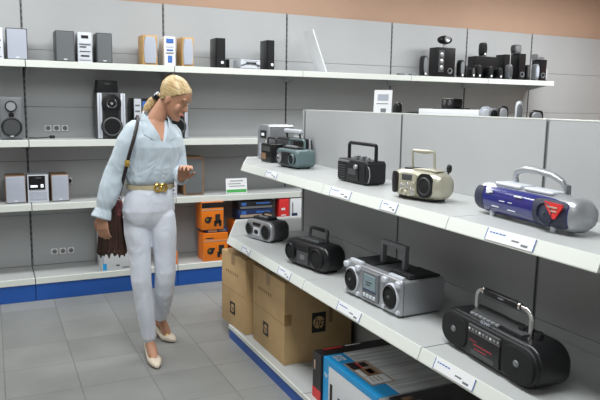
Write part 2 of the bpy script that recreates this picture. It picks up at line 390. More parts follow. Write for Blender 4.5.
# price tickets in the rails
def ticket(y0, y1, x, z, label):
    t = thing('price_ticket', (x, (y0 + y1) / 2, z), -PI / 2, label, 'price ticket', 'price tickets along the island shelf rails')
    L = abs(y1 - y0); h = 0.045
    m = MB(); tilt = math.atan2(0.016, h - 0.005)
    m.T = Matrix.Translation((0, -0.001, 0.0)) @ Matrix.Rotation(-tilt, 4, 'X')
    m.box(-L / 2, L / 2, -0.0015, 0, -h + 0.004, -0.001, M_paper)
    m.build('card', t, smooth=False)
    k = MB(); k.T = m.T.copy()
    k.box(-L / 2, -L / 2 + 0.003, -0.0022, -0.0014, -h + 0.004, -0.001, M_bink); k.box(L / 2 - 0.003, L / 2, -0.0022, -0.0014, -h + 0.004, -0.001, M_bink)
    xx = -L / 2 + 0.016
    for i in range(5):
        ww = 0.008 + 0.006 * random.random(); 
        if xx + ww > L * 0.05: break
        k.box(xx, xx + ww, -0.0022, -0.0014, -0.015, -0.011, M_bink); xx += ww + 0.004
    k.box(L * 0.05, L * 0.20, -0.0022, -0.0014, -0.026, -0.021, M_mgrey); k.box(L * 0.25, L * 0.38, -0.0022, -0.0014, -0.034, -0.027, M_mgrey)
    k.build('printed_lines', t, smooth=False); return t
for y0, y1, x, z, lb in ((3.57, 3.40, X1, GZ1, 'small price ticket in the upper rail below the teal boombox'), (2.745, 2.55, X1, GZ1, 'price ticket in the upper rail below the black radio with a tall handle'),
        (2.29, 2.17, X1, GZ1, 'short price ticket in the upper rail below the champagne boombox'),
        (1.64, 1.425, X1, GZ1, 'price ticket in the upper rail below the blue boombox'), (3.71, 3.57, X2, GZ2, 'ticket at the far end of the lower rail, below the small silver CD radio'),
        (3.144, 2.984, X2, GZ2, 'price ticket in the lower rail below the black oval boombox'), (2.47, 2.27, X2, GZ2, 'price ticket in the lower rail below the big silver boombox'),
        (1.756, 1.545, X2, GZ2, 'price ticket in the lower rail below the black boombox with chrome handle')):
    ticket(y0, y1, x, z, lb)

# ================================================================== WALL SHELF: HI-FI
def speaker(name, w_, h, d, cab, gr, loc, rz, label, group=None, inset=0.006, badge=True, cat='speaker', sidem=None, brail=False):
    x_, w_ = seen(loc[0], loc[1], w_, d); loc = (x_, loc[1], loc[2])
    t = thing(name, loc, rz, label, cat, group)
    MB().pillow(rrect(w_, h, 0.006, 3), -d / 2, d / 2, 0.003, cab).build('cabinet', t)
    g = MB().pillow(rrect(w_ - 2 * inset, h - 2 * inset - 0.004, 0.006, 3, 0, h / 2), -d / 2 - 0.010, -d / 2 + 0.002, 0.004, gr).build('speaker_grille', t)
    if badge: MB().box(-0.012, 0.012, -d / 2 - 0.0115, -d / 2 - 0.0095, inset + 0.012, inset + 0.018, M_white).build('badge', t, smooth=False)
    return t
def hifi_unit(name, w_, h, d, body, loc, rz, label, rows, group=None, disp=M_black, cat='stereo'):
    x_, w_ = seen(loc[0], loc[1], w_, d); loc = (x_, loc[1], loc[2])
    t = thing(name, loc, rz, label, cat, group)
    MB().pillow(rrect(w_, h, 0.005, 3), -d / 2, d / 2, 0.003, body).build('chassis', t)
    for (nm, x0, x1, z0, z1, m, dep) in rows:
        MB().box(x0 * w_, x1 * w_, -d / 2 - dep, -d / 2 + 0.004, z0 * h, z1 * h, m, min(0.002, dep * 0.6), 1).build(nm, t, smooth=False)
    return t
Z1, Z2, Z3 = ZS; YF = 5.55
hs = [('display', -.25, .25, .80, .90, M_black, .004), ('tray', -.40, .40, .58, .63, M_mgrey, .004), ('button_row', -.38, .10, .50, .54, M_dgrey, .005),
      ('button_row', -.38, .38, .36, .385, M_dgrey, .005), ('cassette_slot', -.30, .30, .20, .25, M_blackm, .004), ('base_line', -.42, .42, .08, .10, M_mgrey, .004)]
# far-left system
hifi_unit('micro_hifi', 0.155, 0.235, 0.2, M_lsilver, (0.036, YF, Z1), 0, 'silver micro hi-fi unit at the left edge of the top shelf', hs)
def knobby(t, x, z, r, y, m=M_chrome): return MB().lathe([(r, 0), (r, -0.008), (r * .85, -0.012), (0.0001, -0.012)], m, (x, y, z), n=16).build('knob', t)
speaker('hifi_speaker', 0.155, 0.238, 0.18, M_dgrey, M_lgrille, (0.206, YF, Z1), 0, 'light grey grille speaker in dark cabinet, leftmost on the top shelf')
speaker('hifi_speaker', 0.160, 0.240, 0.19, M_dgrey, M_ggrille, (0.545, YF, Z1), 0.0, 'dark grey grille speaker left of the second silver hi-fi unit on the top shelf')
hifi_unit('micro_hifi', 0.132, 0.236, 0.2, M_lsilver, (0.690, YF, Z1), 0, 'silver micro hi-fi unit between two dark grey speakers on the top shelf', hs)
speaker('hifi_speaker', 0.150, 0.240, 0.19, M_dgrey, M_ggrille, (0.838, YF, Z1), 0, 'dark grey grille speaker right of the second silver hi-fi unit on the top shelf')
# wood speakers with curved white grilles
def wood_speaker(x, w_, label):
    x, w_ = seen(x, YF, w_, .19)
    t = thing('wooden_speaker', (x, YF, Z1), 0, label, 'speaker', None)
    MB().pillow(rrect(w_, 0.245, 0.004, 3), -0.095, 0.09, 0.003, M_wood).build('cabinet', t)
    out = [(-w_ * .36, .018), (w_ * .36, .018), (w_ * .42, .07), (w_ * .43, .14), (w_ * .38, .20), (w_ * .30, .232), (-w_ * .30, .232), (-w_ * .38, .20), (-w_ * .43, .14), (-w_ * .42, .07)]
    MB().pillow(out, -0.108, -0.092, 0.005, M_lgrille).build('speaker_grille', t); return t
wood_speaker(1.197, 0.160, 'light wood speaker with white grille left of the white and blue hi-fi unit')
hifi_unit('micro_hifi', 0.140, 0.242, 0.2, M_white, (1.358, YF, Z1), 0, 'white micro hi-fi unit with blue display between two wooden speakers',
          [('display', -.34, .34, .78, .93, M_bink, .005), ('cassette_slot', -.36, .36, .62, .72, M_lsilver, .004), ('button_row', -.30, .30, .52, .57, M_bink, .006), ('button_row', -.36, .36, .42, .47, M_silver, .006), ('control_panel', -.20, .20, .12, .36, M_bink, .005)])
wood_speaker(1.512, 0.150, 'light wood speaker with white grille right of the white and blue hi-fi unit')
# black speakers and slim receiver
for x, lb, h in ((1.806, 'black speaker with white badge dot left of the slim silver receiver', .258), (2.270, 'black speaker with white badge dot right of the slim silver receiver', .266)):
    t = speaker('black_speaker', 0.140, h, 0.16, M_black, M_mesh, (x, YF, Z1), 0, lb, badge=False)
    MB().lathe([(0.013, 0), (0.013, -0.005), (0.0001, -0.005)], M_white, (0.012, -0.088, 0.05), n=16).build('badge', t)
speaker('small_black_speaker', 0.045, 0.085, 0.08, M_black, M_mesh, (1.905, YF, Z1), 0, 'tiny black box squeezed between black speaker and slim silver receiver', badge=False, inset=.003)
t = hifi_unit('slim_receiver', 0.255, 0.075, 0.2, M_lsilver, (2.062, YF - .01, Z1 + 0.008), 0, 'slim silver receiver with dark arc lying between two black speakers',
          [('display', -.22, .30, .52, .72, M_blackm, .004), ('tray', -.35, .40, .84, .88, M_mgrey, .003), ('button_row', .34, .46, .2, .5, M_mgrey, .005)])
MB().tube([(-.09, -.103, .022), (-.05, -.104, .036), (0, -.104, .042), (.05, -.104, .036), (.09, -.103, .022)], .004, M_dgrey, 6).build('trim_arc', t)
for x in (-.1, .1): MB().lathe([(0.014, -0.0079), (0.014, 0.004)], M_black, (x, -.05, 0), 'z', 12).build('foot', t)
for x in (-.1, .1): MB().lathe([(0.014, -0.0079), (0.014, 0.004)], M_black, (x, .06, 0), 'z', 12).build('foot', t)
# leaning clear sign
t = thing('sign_holder', (2.74, 5.55, Z1), 0, 'clear acrylic sign holder leaning back on the top shelf', 'sign holder')
MB().loft([[(-0.022, y, .385), (-0.032, y, .382), (.118, y, 0.004), (.130, y, 0.004)] for y in (-.10, .10)], M_paper).build('upright_sheet', t, smooth=False)
MB().box(-.15, .128, -.10, .10, 0, .0038, M_acryl).build('foot_plate', t, smooth=False)
# flat cards
for x, lb in ((3.66, 'left of two small flat cards lying on the top shelf near the black speakers'), (3.80, 'right of two small flat cards lying on the top shelf near the black speakers')):
    o = MB().box(-.035, .035, -.02, .02, 0, .018, M_mgrey, .003).build('flat_card'); o.location = (x, 5.40, Z1); tag(o, lb, 'card')

# computer speaker sets
def subwoofer(x, w_, h, y, label, port=(0.0, .22), d=.14, rz=0, ribs=False):
    x, w_ = seen(x, y, w_, d)
    t = thing('subwoofer', (x, y, Z1), rz, label, 'speaker', 'black computer subwoofers on the top shelf')
    MB().pillow(rrect(w_, h, .006, 3), -d / 2, d / 2, .004, M_black).build('cabinet', t)
    if port is not None:
        MB().lathe([(.030, 0), (.030, -.006), (.022, -.006), (.018, .0), (.001, .0)], M_mgrey, (port[0] * w_, -d / 2 - .0005, port[1] * h), n=18).build('bass_port', t)
    return t
def satellite(x, w_, h, y, label, body=M_black, face=M_mesh, z=Z1, rz=0, dot=True, tilt=.0):
    if y > 5.3 and w_ > .06: x, w_ = seen(x, y, w_, .03)
    t = thing('satellite_speaker', (x, y, z), rz, label, 'speaker', 'small satellite speakers on the top shelf')
    d = .07 if y > 5 else .03
    MB().pillow(sellipse(w_ / 2, h / 2, 3.2, 20, 0, h / 2 + .004), -d / 2, d / 2, .010, body).build('cabinet', t)
    MB().pillow(sellipse(w_ * .38, h * .38, 2.6, 20, 0, h * .54), -d / 2 - .006, -d / 2 + .004, .003, face).build('speaker_grille', t)
    MB().pillow(rrect(w_ * .8, .012, .005, 3), -d / 2, d / 2, .003, M_dgrey).build('foot', t)
    if dot: MB().lathe([(.011, 0), (.011, -.003), (.001, -.003)], M_white, (0.0, -d / 2 - .005, .028), n=12).build('badge', t)
    return t
yb, yf = 5.53, 5.408
satellite(3.975, .085, .205, yb - .05, 'slim dark satellite speaker left of the subwoofer topped by the ball webcam speaker', M_black, M_mgrey)
t = subwoofer(4.200, .335, .30, yb, 'black subwoofer with three silver knobs topped by a ball speaker', (.22, .22))
for z in (.225, .16, .095):
    MB().lathe([(.022, 0), (.022, -.012), (.014, -.016), (.001, -.016)], M_silver, (-.065, -.0705, z), n=16).build('knob', t)
MB().box(-.10, -.03, -.076, -.07, .05, .27, M_dgrey, .002, 1).build('control_panel', t, smooth=False)
t = thing('ball_speaker', (4.250, yb - .03, Z1 + .30), 0, 'round black and silver ball speaker standing on top of the subwoofer', 'speaker')
m = MB(); m.ellipsoid((0, 0, .078), (.085, .06, .044), M_black, 20, 12); m.build('cabinet', t)
MB().lathe([(.030, 0), (.034, -.012), (.026, -.018), (.012, -.010), (.001, -.010)], M_silver, (-.01, -.052, .080), n=18).build('speaker_ring', t)
MB().lathe([(.03, 0), (.03, .008), (.012, .014), (.012, .04)], M_silver, (0, 0, 0), 'z', 16).build('foot', t)
satellite(4.435, .085, .18, yb - .06, 'dark satellite speaker right of the knobbed subwoofer', M_black, M_mgrey)
satellite(4.530, .070, .10, yf, 'low black satellite speaker in the gap between the two wide subwoofers', M_black, M_dgrey)
subwoofer(4.718, .385, .235, yb, 'wide low black subwoofer with a slanted satellite on top', None)
satellite(4.770, .095, .145, yb - .0, 'black satellite speaker standing on the wide low subwoofer', z=Z1 + .235)
satellite(4.610, .085, .135, yf, 'black satellite speaker in front of the wide subwoofer, left one')
satellite(4.765, .085, .125, yf, 'black satellite speaker in front of the wide subwoofer, middle one')
satellite(4.895, .085, .115, yf, 'black satellite speaker in front of the wide subwoofer, right one')
subwoofer(5.015, .20, .27, yb + .01, 'black subwoofer with no port standing left of the tall ported one', None)
subwoofer(5.205, .22, .285, yb - .02, 'tall black subwoofer with a round port and a small box speaker on top', (.0, .22))
satellite(5.215, .130, .095, yb - .02, 'grey box speaker lying on the tall ported subwoofer', M_dgrey, M_mgrey, z=Z1 + .285, dot=False)
satellite(5.035, .080, .155, yf, 'grey satellite speaker in front of the portless subwoofer', M_mgrey, M_dgrey, dot=False)
satellite(5.335, .075, .165, yf + .05, 'dark satellite speaker between the two ported subwoofers', M_black, M_dgrey, dot=False)
satellite(5.425, .055, .175, yf - .004, 'light grey slim satellite left of the last subwoofer', M_mgrey, M_lgrille, dot=False)
subwoofer(5.525, .225, .235, yb - .01, 'last black ported subwoofer before the right end of the top shelf', (-.1, .27))
satellite(5.370, .050, .20, yb + .105, 'dark violet satellite speaker half hidden behind the last subwoofer', M_dgrey, M_blackm, dot=False)
t = thing('silver_speaker', (5.570, yb - .01, Z1 + .235), 0, 'flat silver speaker lying on top of the last subwoofer', 'speaker')
MB().pillow([(-.05, 0), (.05, 0), (.065, .03), (-.06, .062)], -.05, .05, .006, M_silver).build('cabinet', t)
MB().box(-.035, .035, -.055, -.049, .012, .03, M_mgrey, .002, 1).build('speaker_grille', t, smooth=False)
satellite(5.645, .05, .155, 5.50, 'light grey slim satellite at the right end of the top shelf', M_lgrille, M_lsilver, dot=False)

# ---------------------------------------------------------------- second shelf
t = speaker('round_woofer_speaker', 0.165, 0.325, 0.2, M_mgrey, M_mgrey, (0.142, YF, Z2), 0, 'grey speaker with black round woofer and tweeter at the left end of the middle shelf', badge=False)
def cone(t, nm, x, z, r, y, ring, inner, n=28):
    o = MB().lathe([(r, 0), (r, -.010), (r * .88, -.016), (r * .80, -.010)], ring, (x, y, z), n=n).build(nm, t)
    MB().lathe([(r * .80, -.012), (r * .3, -.002), (r * .28, -.004), (r * .12, -.009), (.0005, -.010)], inner, (x, y, z), n=n).build('cone', o); return o
cone(t, 'woofer', 0, .098, .075, -.111, M_blackm, M_dgrey); cone(t, 'tweeter', .0, .255, .042, -.111, M_blackm, M_silver)
MB().lathe([(.02, 0), (.02, -.006), (.001, -.006)], M_black, (0, -.110, .188), n=16).build('midrange', t)
MB().box(-.012, .012, -.131, -.124, .026, .031, M_white).build('badge', t, smooth=False)
def tower(x, label, mirror=1):
    w_, h, d = .255, .375, .18; x, w_ = seen(x, YF, w_, d); t = thing('tower_speaker', (x, YF, Z2), 0, label, 'speaker', None)
    MB().pillow(rrect(w_, h, .008, 3), -d / 2, d / 2, .005, M_dgrey).build('cabinet', t)
    for s_ in (-1, 1):
        MB().box(s_ * .074, s_ * (w_ / 2 - .003), -d / 2 - .014, -d / 2 + .002, .004, h - .006, M_lsilver, .004).build('side_panel', t)
        MB().box(s_ * .094 - .004, s_ * .094 + .004, -d / 2 - .0155, -d / 2 - .012, .006, h - .008, M_lgrille).build('groove', t, smooth=False)
    out = []
    for i in range(60):
        z = .008 + (h - .016) * i / 59; ww = max(math.sqrt(max(.086 ** 2 - (z - .100) ** 2, 0)), math.sqrt(max(.078 ** 2 - (z - .288) ** 2, 0)), .055 if .03 < z < h - .03 else .03); out.append((ww, z))
    rr = [(a, b) for a, b in out] + [(-a, b) for a, b in out[::-1]]
    MB().pillow(rr, -d / 2 - .024, -d / 2 + .002, .006, M_black).build('baffle', t)
    cone(t, 'woofer', 0, .100, .078, -d / 2 - .024, M_dgrey, M_black); cone(t, 'tweeter', 0, .288, .040, -d / 2 - .024, M_chrome, M_black); MB().lathe([(.016, -.006), (.012, -.013), (.0004, -.014)], M_chrome, (0, -d / 2 - .024, .288), n=16).build('dust_cap', t)
    return t
tower(.880, 'tall silver-sided speaker with two black cones left of the woman\'s head')
t = tower(1.405, 'tall silver-sided speaker with black cones half hidden behind the woman\'s head')
t = thing('centre_speaker', (.870, YF, Z2 + .375), 0, 'black wedge speaker lying on the left silver-sided tower speaker', 'speaker')
MB().pillow([(-.088, 0), (.088, 0), (.078, .095), (-.074, .098)], -.07, .08, .006, M_blackm).build('cabinet', t)
MB().box(-.02, .02, -.073, -.069, .066, .074, M_mgrey).build('badge', t, smooth=False)
hifi_unit('hifi_tower', 0.235, 0.335, 0.22, M_black, (1.142, YF, Z2), 0, 'black and silver hi-fi unit between the tower speakers behind the woman\'s ponytail',
          [('side_panel', -.48, -.18, .02, .98, M_lsilver, .012), ('display', -.12, .46, .72, .92, M_bink, .006), ('button_row', -.44, -.24, .80, .84, M_mgrey, .015), ('button_row', -.44, -.24, .66, .70, M_mgrey, .015), ('cassette_door', -.10, .44, .10, .38, M_dgrey, .008), ('tray', -.10, .44, .50, .58, M_mgrey, .008)])

# ---------------------------------------------------------------- third shelf
def bw(x, w_, label): return speaker('hifi_speaker', w_, .216, .2, M_dwood, M_lgrille, (x, YF, Z3), 0, label, inset=.004)
bw(.148, .150, 'grey-grille speaker with brown cabinet left of the silver unit with black display')
hifi_unit('micro_hifi', .165, .218, .2, M_lsilver, (.308, YF, Z3), 0, 'silver micro hi-fi unit with black display showing white digits',
          [('display', -.44, .34, .47, .97, M_black, .006), ('digits', -.36, -.02, .55, .63, M_leds, .0075), ('digits', .12, .26, .54, .66, M_leds, .0075), ('tray', -.10, .18, .88, .905, M_mgrey, .0075), ('cassette_door', -.42, .42, .10, .40, M_lgrille, .005)])
bw(.470, .150, 'grey-grille speaker with brown cabinet right of the silver unit with black display')
socket(.575, .90, 'white wall socket with black plug beside the brown speaker', None)
pl = MB(); pl.lathe([(.018, -.011), (.018, -.045), (.010, -.055), (.0005, -.055)], M_black, (0, 0, 0), n=14); o = pl.build('plug'); o.location = (.575, YW, .90); tag(o, 'black plug in the socket beside the brown speaker', 'plug')
t = speaker('wooden_speaker', .235, .335, .2, M_dwood, M_ggrille, (1.553, YF, Z3), 0, 'large wood-framed speaker with grey grille behind the woman\'s raised hand', inset=.016, badge=False)
hifi_unit('micro_hifi', .16, .24, .2, M_lsilver, (1.345, YF - .01, Z3), 0, 'silver hi-fi unit mostly hidden behind the woman\'s belt and hand', hs)
def card_sign(name, loc, rz, w_, h, label, lines, tilt=.2):
    t = thing(name, loc, rz, label, 'sign')
    m = MB(); m.T = Matrix.Rotation(-tilt, 4, 'X'); m.box(-w_ / 2, w_ / 2, -.002, .002, .002, h, M_paper); m.build('card', t, smooth=False)
    k = MB(); k.T = m.T.copy()
    for x0, x1, z0, z1, mm in lines: k.box(x0 * w_, x1 * w_, -.0032, -.0019, z0 * h, z1 * h, mm)
    k.build('print', t, smooth=False)
    b = MB(); b.T = Matrix.Rotation(tilt + .1, 4, 'X'); 
    b2 = MB().box(-w_ / 2, w_ / 2, -.004, .05, 0, .0018, M_acryl).build('foot_plate', t, smooth=False)
    return t
card_sign('sign_card', (1.972, 5.44, Z3), 0, .20, .135, 'white card sign with a green stripe on the third shelf', [(-.47, .47, .06, .26, M_gink), (-.3, .32, .80, .85, M_mgrey), (-.4, .2, .62, .66, M_mgrey), (-.35, .4, .46, .50, M_mgrey)], .12)

# ---------------------------------------------------------------- bottom shelf boxes
def carton(name, x0, x1, y0, y1, z0, z1, m, label, cat='box', group=None, rz=0, marks=(), flaps=None, seam=True):
    w_, d, h = x1 - x0, y1 - y0, z1 - z0; xm, w_ = seen((x0 + x1) / 2, (y0 + y1) / 2, w_, d)
    t = thing(name, (xm, (y0 + y1) / 2, z0), rz, label, cat, group)
    MB().box(-w_ / 2, w_ / 2, -d / 2, d / 2, 0, h, m, .003, 2).build('carton', t)
    for (nm, a, b, c, e_, mm) in marks:          # on the front (-y) face, fractions of width and height
        MB().box(-w_ / 2 + a * w_, -w_ / 2 + b * w_, -d / 2 - .0012, -d / 2 + .001, c * h, e_ * h, mm).build(nm, t, smooth=False)
    return t
t = carton('white_box', .725, 1.035, 5.335, 5.62, ZB, .700, M_boxw, 'tall white box behind the woman\'s leather bag on the bottom shelf', marks=[('blue_print', .015, .13, .012, .12, M_hpblue), ('dark_print', .42, .52, .07, .09, M_ink), ('blue_print', .0, .05, .12, .9, M_lgrille), ('grey_print', .60, .95, .03, .05, M_mgrey)])
def orange_box(x0, x1, z0, z1, label, y0=5.345):
    t = carton('speaker_box', x0, x1, y0, 5.53, z0, z1, M_orange, label, group='orange speaker cartons stacked on the bottom shelf',
               marks=[('label_strip', .0, 1.0, .80, .99, M_dkbox if z0 > .45 else M_orange), ('white_line', .0, 1.0, .70, .735, M_beige), ('lettering_print', .10, .42, .78, .84, M_beige)])
    w_, h = seen((x0 + x1) / 2, 5.44, x1 - x0, 5.53 - y0)[1], z1 - z0; y = -(5.53 - y0) / 2 - .0015
    k = MB(); k.lathe([(.030, 0), (.030, -.001), (.0005, -.001)], M_ink, (-w_ * .22, y, h * .36), n=20); k.lathe([(.014, -.001), (.014, -.002), (.0005, -.002)], M_goldm, (-w_ * .26, y, h * .38), n=14); k.box(-w_ * .22, -w_ * .04, y - .0012, y, h * .40, h * .47, M_ink); k.build('round_print', t)
    k = MB(); k.box(w_ * .12, w_ * .34, y - .0012, y, h * .22, h * .56, M_ink); k.box(w_ * .06, w_ * .18, y - .0012, y, h * .12, h * .32, M_ink); k.box(w_ * .28, w_ * .40, y - .0012, y, h * .12, h * .34, M_ink); k.build('speaker_picture', t, smooth=False)
    return t
orange_box(1.575, 1.855, ZB, .436, 'orange speaker carton at the bottom of the orange stack')
carton('flat_box', 1.590, 1.860, 5.36, 5.58, .4362, .468, M_dkblue, 'flat dark blue box lying between the two orange cartons', marks=[('print', .1, .5, .2, .8, M_beige), ('print', .6, .9, .3, .9, M_mgrey)])
orange_box(1.560, 1.815, .4682, .712, 'orange speaker carton on top of the orange stack')
carton('small_orange_box', 1.20, 1.40, 5.345, 5.50, ZB, .30, M_orange, 'small orange box seen between the woman\'s legs')
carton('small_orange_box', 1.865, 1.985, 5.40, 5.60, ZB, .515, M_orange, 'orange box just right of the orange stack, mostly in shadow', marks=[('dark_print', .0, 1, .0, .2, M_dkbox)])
zz = ZB
stk = [(.12, M_dkbox), (.108, M_dkblue), (.12, M_dkbox), (.09, M_dkblue), (.075, M_dkbox)]
nm_ = ['lowest', 'second lowest', 'middle', 'second highest', 'topmost']
for i, (h, m_) in enumerate(stk):
    carton('dark_box', 1.93 - .03 * (i > 2), 2.30, 5.37, 5.54, zz, zz + h - .0004, m_, 'dark printed box, %s in the dark stack left of the red box' % nm_[i], group='dark printed boxes in a stack',
           marks=[('beige_stripe', .05, .97, .12 + .1 * (i % 2), .38 + .1 * (i % 2), M_beige if i in (1, 3) else M_mgrey), ('round_print', .08, .22, .5, .85, M_goldm if i == 2 else M_bink), ('print', .5, .9, .62, .8, M_bink)]); zz += h
carton('red_box', 2.315, 2.455, 5.36, 5.46, ZB, .705, M_red, 'bright red box with white print near the back of the island', marks=[('white_print', .2, .6, .80, .84, M_white), ('dark_print', .1, .9, .05, .3, M_dkbox), ('white_print', .2, .7, .70, .72, M_white)])
carton('white_red_box', 2.425, 2.640, 5.36, 5.46, ZB, .703, M_boxw, 'white box with dark blue panel and red edge beside the red box', marks=[('blue_print', .08, .42, .1, .74, M_dkblue), ('dark_line', .10, .16, .74, .93, M_mgrey), ('dark_print', .66, .8, .5, .58, M_ink), ('red_edge', .84, 1.0, 0, 1, M_red)])

# ================================================================== ISLAND: RADIOS AND BOOMBOXES
def box_thing(name, fl, fr, d, z, label, cat='boombox', group=None):
    """fl, fr: front-left and front-right bottom corners seen from the aisle; returns root, width"""
    dx, dy = fr[0] - fl[0], fr[1] - fl[1]; w_ = math.hypot(dx, dy); rz = math.atan2(dy, dx)
    mx, my = (fl[0] + fr[0]) / 2, (fl[1] + fr[1]) / 2
    return thing(name, (mx - math.sin(rz) * d / 2, my + math.cos(rz) * d / 2, z), rz, label, cat, group), w_
def grille_disc(t, x, z, r, y, ring, face, dust=None, rx=1.0, nm='speaker_grille', deep=True):
    m = MB(); m.T = Matrix.Translation((x, y, z)) @ Matrix.Diagonal((rx, 1, 1, 1))
    m.lathe([(r, .004), (r, -.006), (r * .90, -.010), (r * .86, -.004)], ring, n=32); o = m.build(nm, t)
    k = MB(); k.T = m.T.copy()
    if deep: k.lathe([(r * .87, -.004), (r * .5, -.0075), (r * .22, -.009), (.0004, -.0095)], face, n=32)
    c = k.build('cone', o)
    if dust:
        q = MB(); q.T = m.T.copy(); q.lathe([(r * .16, -.0085), (r * .12, -.013), (.0004, -.014)], dust, n=16); q.build('dust_cap', o)
    return o
def arch(w_, h, y, z0, r=.02, n=5, lean=0.0):
    pts = [(-w_ / 2, y, z0)]
    for i in range(n + 1):
        a = PI - PI / 2 * i / n; pts.append((-w_ / 2 + r + r * math.cos(a), y + lean * (h - r + r * math.sin(a)), z0 + h - r + r * math.sin(a)))
    for i in range(n + 1):
        a = PI / 2 - PI / 2 * i / n; pts.append((w_ / 2 - r + r * math.cos(a), y + lean * (h - r + r * math.sin(a)), z0 + h - r + r * math.sin(a)))
    pts.append((w_ / 2, y, z0)); return pts
def knob(t, x, y, z, r, h, m, axis='z', nm='knob'):
    if axis == 'z': return MB().lathe([(r, 0), (r, h * .8), (r * .85, h), (.0004, h)], m, (x, y, z), 'z', 14).build(nm, t)
    return MB().lathe([(r, 0), (r, -h * .8), (r * .85, -h), (.0004, -h)], m, (x, y, z), 'y', 16).build(nm, t)
def fbox(nm, t, x0, x1, z0, z1, y, dep, m, bev=.0015):
    return MB().box(x0, x1, y - dep, y + .003, z0, z1, m, min(bev, dep * .45), 1).build(nm, t)
def feet(t, w_, d, m, h=.006):
    for sx in (-1, 1):
        for sy in (-1, 1): MB().lathe([(.010, 0), (.011, h + .002)], m, (sx * w_ * .36, sy * d * .28, 0), 'z', 12).build('foot', t)

# --- silver mini hi-fi at the far end of the upper shelf
t, w_ = box_thing('mini_hifi', (1.742, 4.37), (1.752, 4.18), .20, GZ1, 'tall grey mini hi-fi with black display at the far end of the upper island shelf', 'stereo')
MB().pillow([(-w_ / 2, 0), (w_ / 2, 0), (w_ / 2, .235), (w_ / 2 - .012, .245), (-w_ / 2 + .05, .245), (-w_ / 2 + .012, .215), (-w_ / 2, .18)], -.1, .1, .006, M_silver).build('chassis', t)
fbox('display', t, -.035, .055, .150, .205, -.1, .005, M_black); fbox('digits', t, -.012, .004, .168, .186, -.105, .001, M_leds, .0003); fbox('digits', t, .012, .028, .168, .186, -.105, .001, M_leds, .0003)
fbox('cassette_door', t, -.05, .06, .03, .11, -.1, .005, M_lgrille); knob(t, .07, -.1, .13, .012, .012, M_chrome, 'y')
# --- black cassette deck with silver handle behind the teal boombox
t, w_ = box_thing('radio_cassette', (1.795, 4.14), (1.80, 3.83), .12, GZ1, 'black radio cassette player with a silver bar handle behind the teal boombox', 'radio')
MB().pillow(rrect(w_, .165, .02, 4), -.06, .06, .01, M_black).build('body', t)
fbox('control_panel', t, -.13, .12, .10, .15, -.06, .006, M_dgrey)
grille_disc(t, -.09, .062, .042, -.061, M_dgrey, M_mesh); grille_disc(t, .09, .062, .042, -.061, M_dgrey, M_mesh)
for x in (-.10, .10): MB().tube([(x, 0, .16), (x, -.01, .20)], .007, M_black, 8).build('handle_arm', t)
MB().pillow(rrect(.25, .030, .012, 4, 0, .210), -.022, .008, .008, M_lsilver).build('handle', t)
t, w_ = box_thing('clock_radio', (1.675, 4.13), (1.685, 3.97), .085, GZ1, 'small black radio with brown panel between the mini hi-fi and the teal boombox', 'radio')
MB().pillow(rrect(w_, .125, .010, 3), -.045, .045, .006, M_black).build('body', t)
fbox('control_panel', t, -.06, .0, .02, .06, -.045, .005, M_dwood); fbox('display', t, -.05, .06, .075, .105, -.045, .004, M_dgrey)
MB().tube(arch(.12, .04, 0, .122, .014), .006, M_black, 8).build('handle', t)

# --- teal boombox
t, w_ = box_thing('boombox', (1.645, 3.790), (1.670, 3.52), .120, GZ1, 'teal grey boombox with dark front near the far end of the upper shelf')
MB().pillow(rrect(w_, .108, .028, 6, 0, .062), -.0675, .0675, .016, M_teal, 4).build('body', t); feet(t, w_, .13, M_black, .008)
out = sellipse(.118, .042, 2.6, 40, .0, .058); MB().pillow(out, -.074, -.060, .005, M_black).build('front_panel', t)
grille_disc(t, -.072, .058, .038, -.073, M_dgrey, M_silver, M_black); grille_disc(t, .078, .058, .034, -.073, M_teal, M_mesh)
fbox('cassette_door', t, -.035, .04, .025, .088, -.073, .004, M_blackm); knob(t, -.072, -.083, .058, .014, .008, M_chrome, 'y')
MB().pillow(rrect(.17, .022, .010, 4, -.01, .118), -.04, .03, .008, M_blackm).build('top_panel', t)
MB().tube(arch(.185, .062, .01, .112, .022), .0075, M_teal, 10).build('handle', t)
for i in range(5): MB().box(-.07 + i * .026, -.050 + i * .026, -.035, -.012, .126, .136, M_silver, .002).build('button', t)
MB().tube([(.105, .04, .11), (.110, .035, .175)], .007, M_silver, 8, round_ends=True).build('antenna', t)

# --- black radio with tall handle
t, w_ = box_thing('portable_radio', (1.650, 2.985), (1.660, 2.700), .105, GZ1, 'black portable radio with a tall square handle and wire loop on the upper shelf', 'radio')
MB().pillow([(-w_ / 2 + .012, .004), (w_ / 2 - .012, .004), (w_ / 2, .018), (w_ / 2, .108), (w_ / 2 - .012, .120), (-w_ / 2 + .014, .120), (-w_ / 2, .104), (-w_ / 2, .018)], -.0575, .0575, .008, M_blackm).build('body', t); feet(t, w_, .11, M_black, .005)
fbox('speaker_grille', t, -w_ / 2 + .014, -.050, .018, .098, -.0575, .005, M_mesh)
for i in range(6): fbox('grille_slat', t, -w_ / 2 + .016, -.052, .024 + i * .012, .027 + i * .012, -.062, .0015, M_dgrey, .0005)
fbox('cassette_door', t, -.045, .070, .018, .100, -.0575, .006, M_black); fbox('window', t, -.025, .05, .045, .075, -.063, .0012, M_dgrey, .0004)
fbox('speaker_grille', t, .076, w_ / 2 - .012, .018, .098, -.0575, .005, M_mesh); fbox('tuning_scale', t, -w_ / 2 + .016, -.02, .103, .115, -.0575, .004, M_mgrey)
MB().tube(arch(w_ - .035, .084, .005, .115, .014), .0095, M_black, 10).build('handle', t)
for i, x in enumerate((-.02, .008, .036, .064, .092)): knob(t, x, -.02, .119, .012, .018 + .003 * (i % 2), M_dgrey if i % 2 else M_mgrey)
knob(t, .055, -.062, .088, .012, .014, M_silver, 'y')
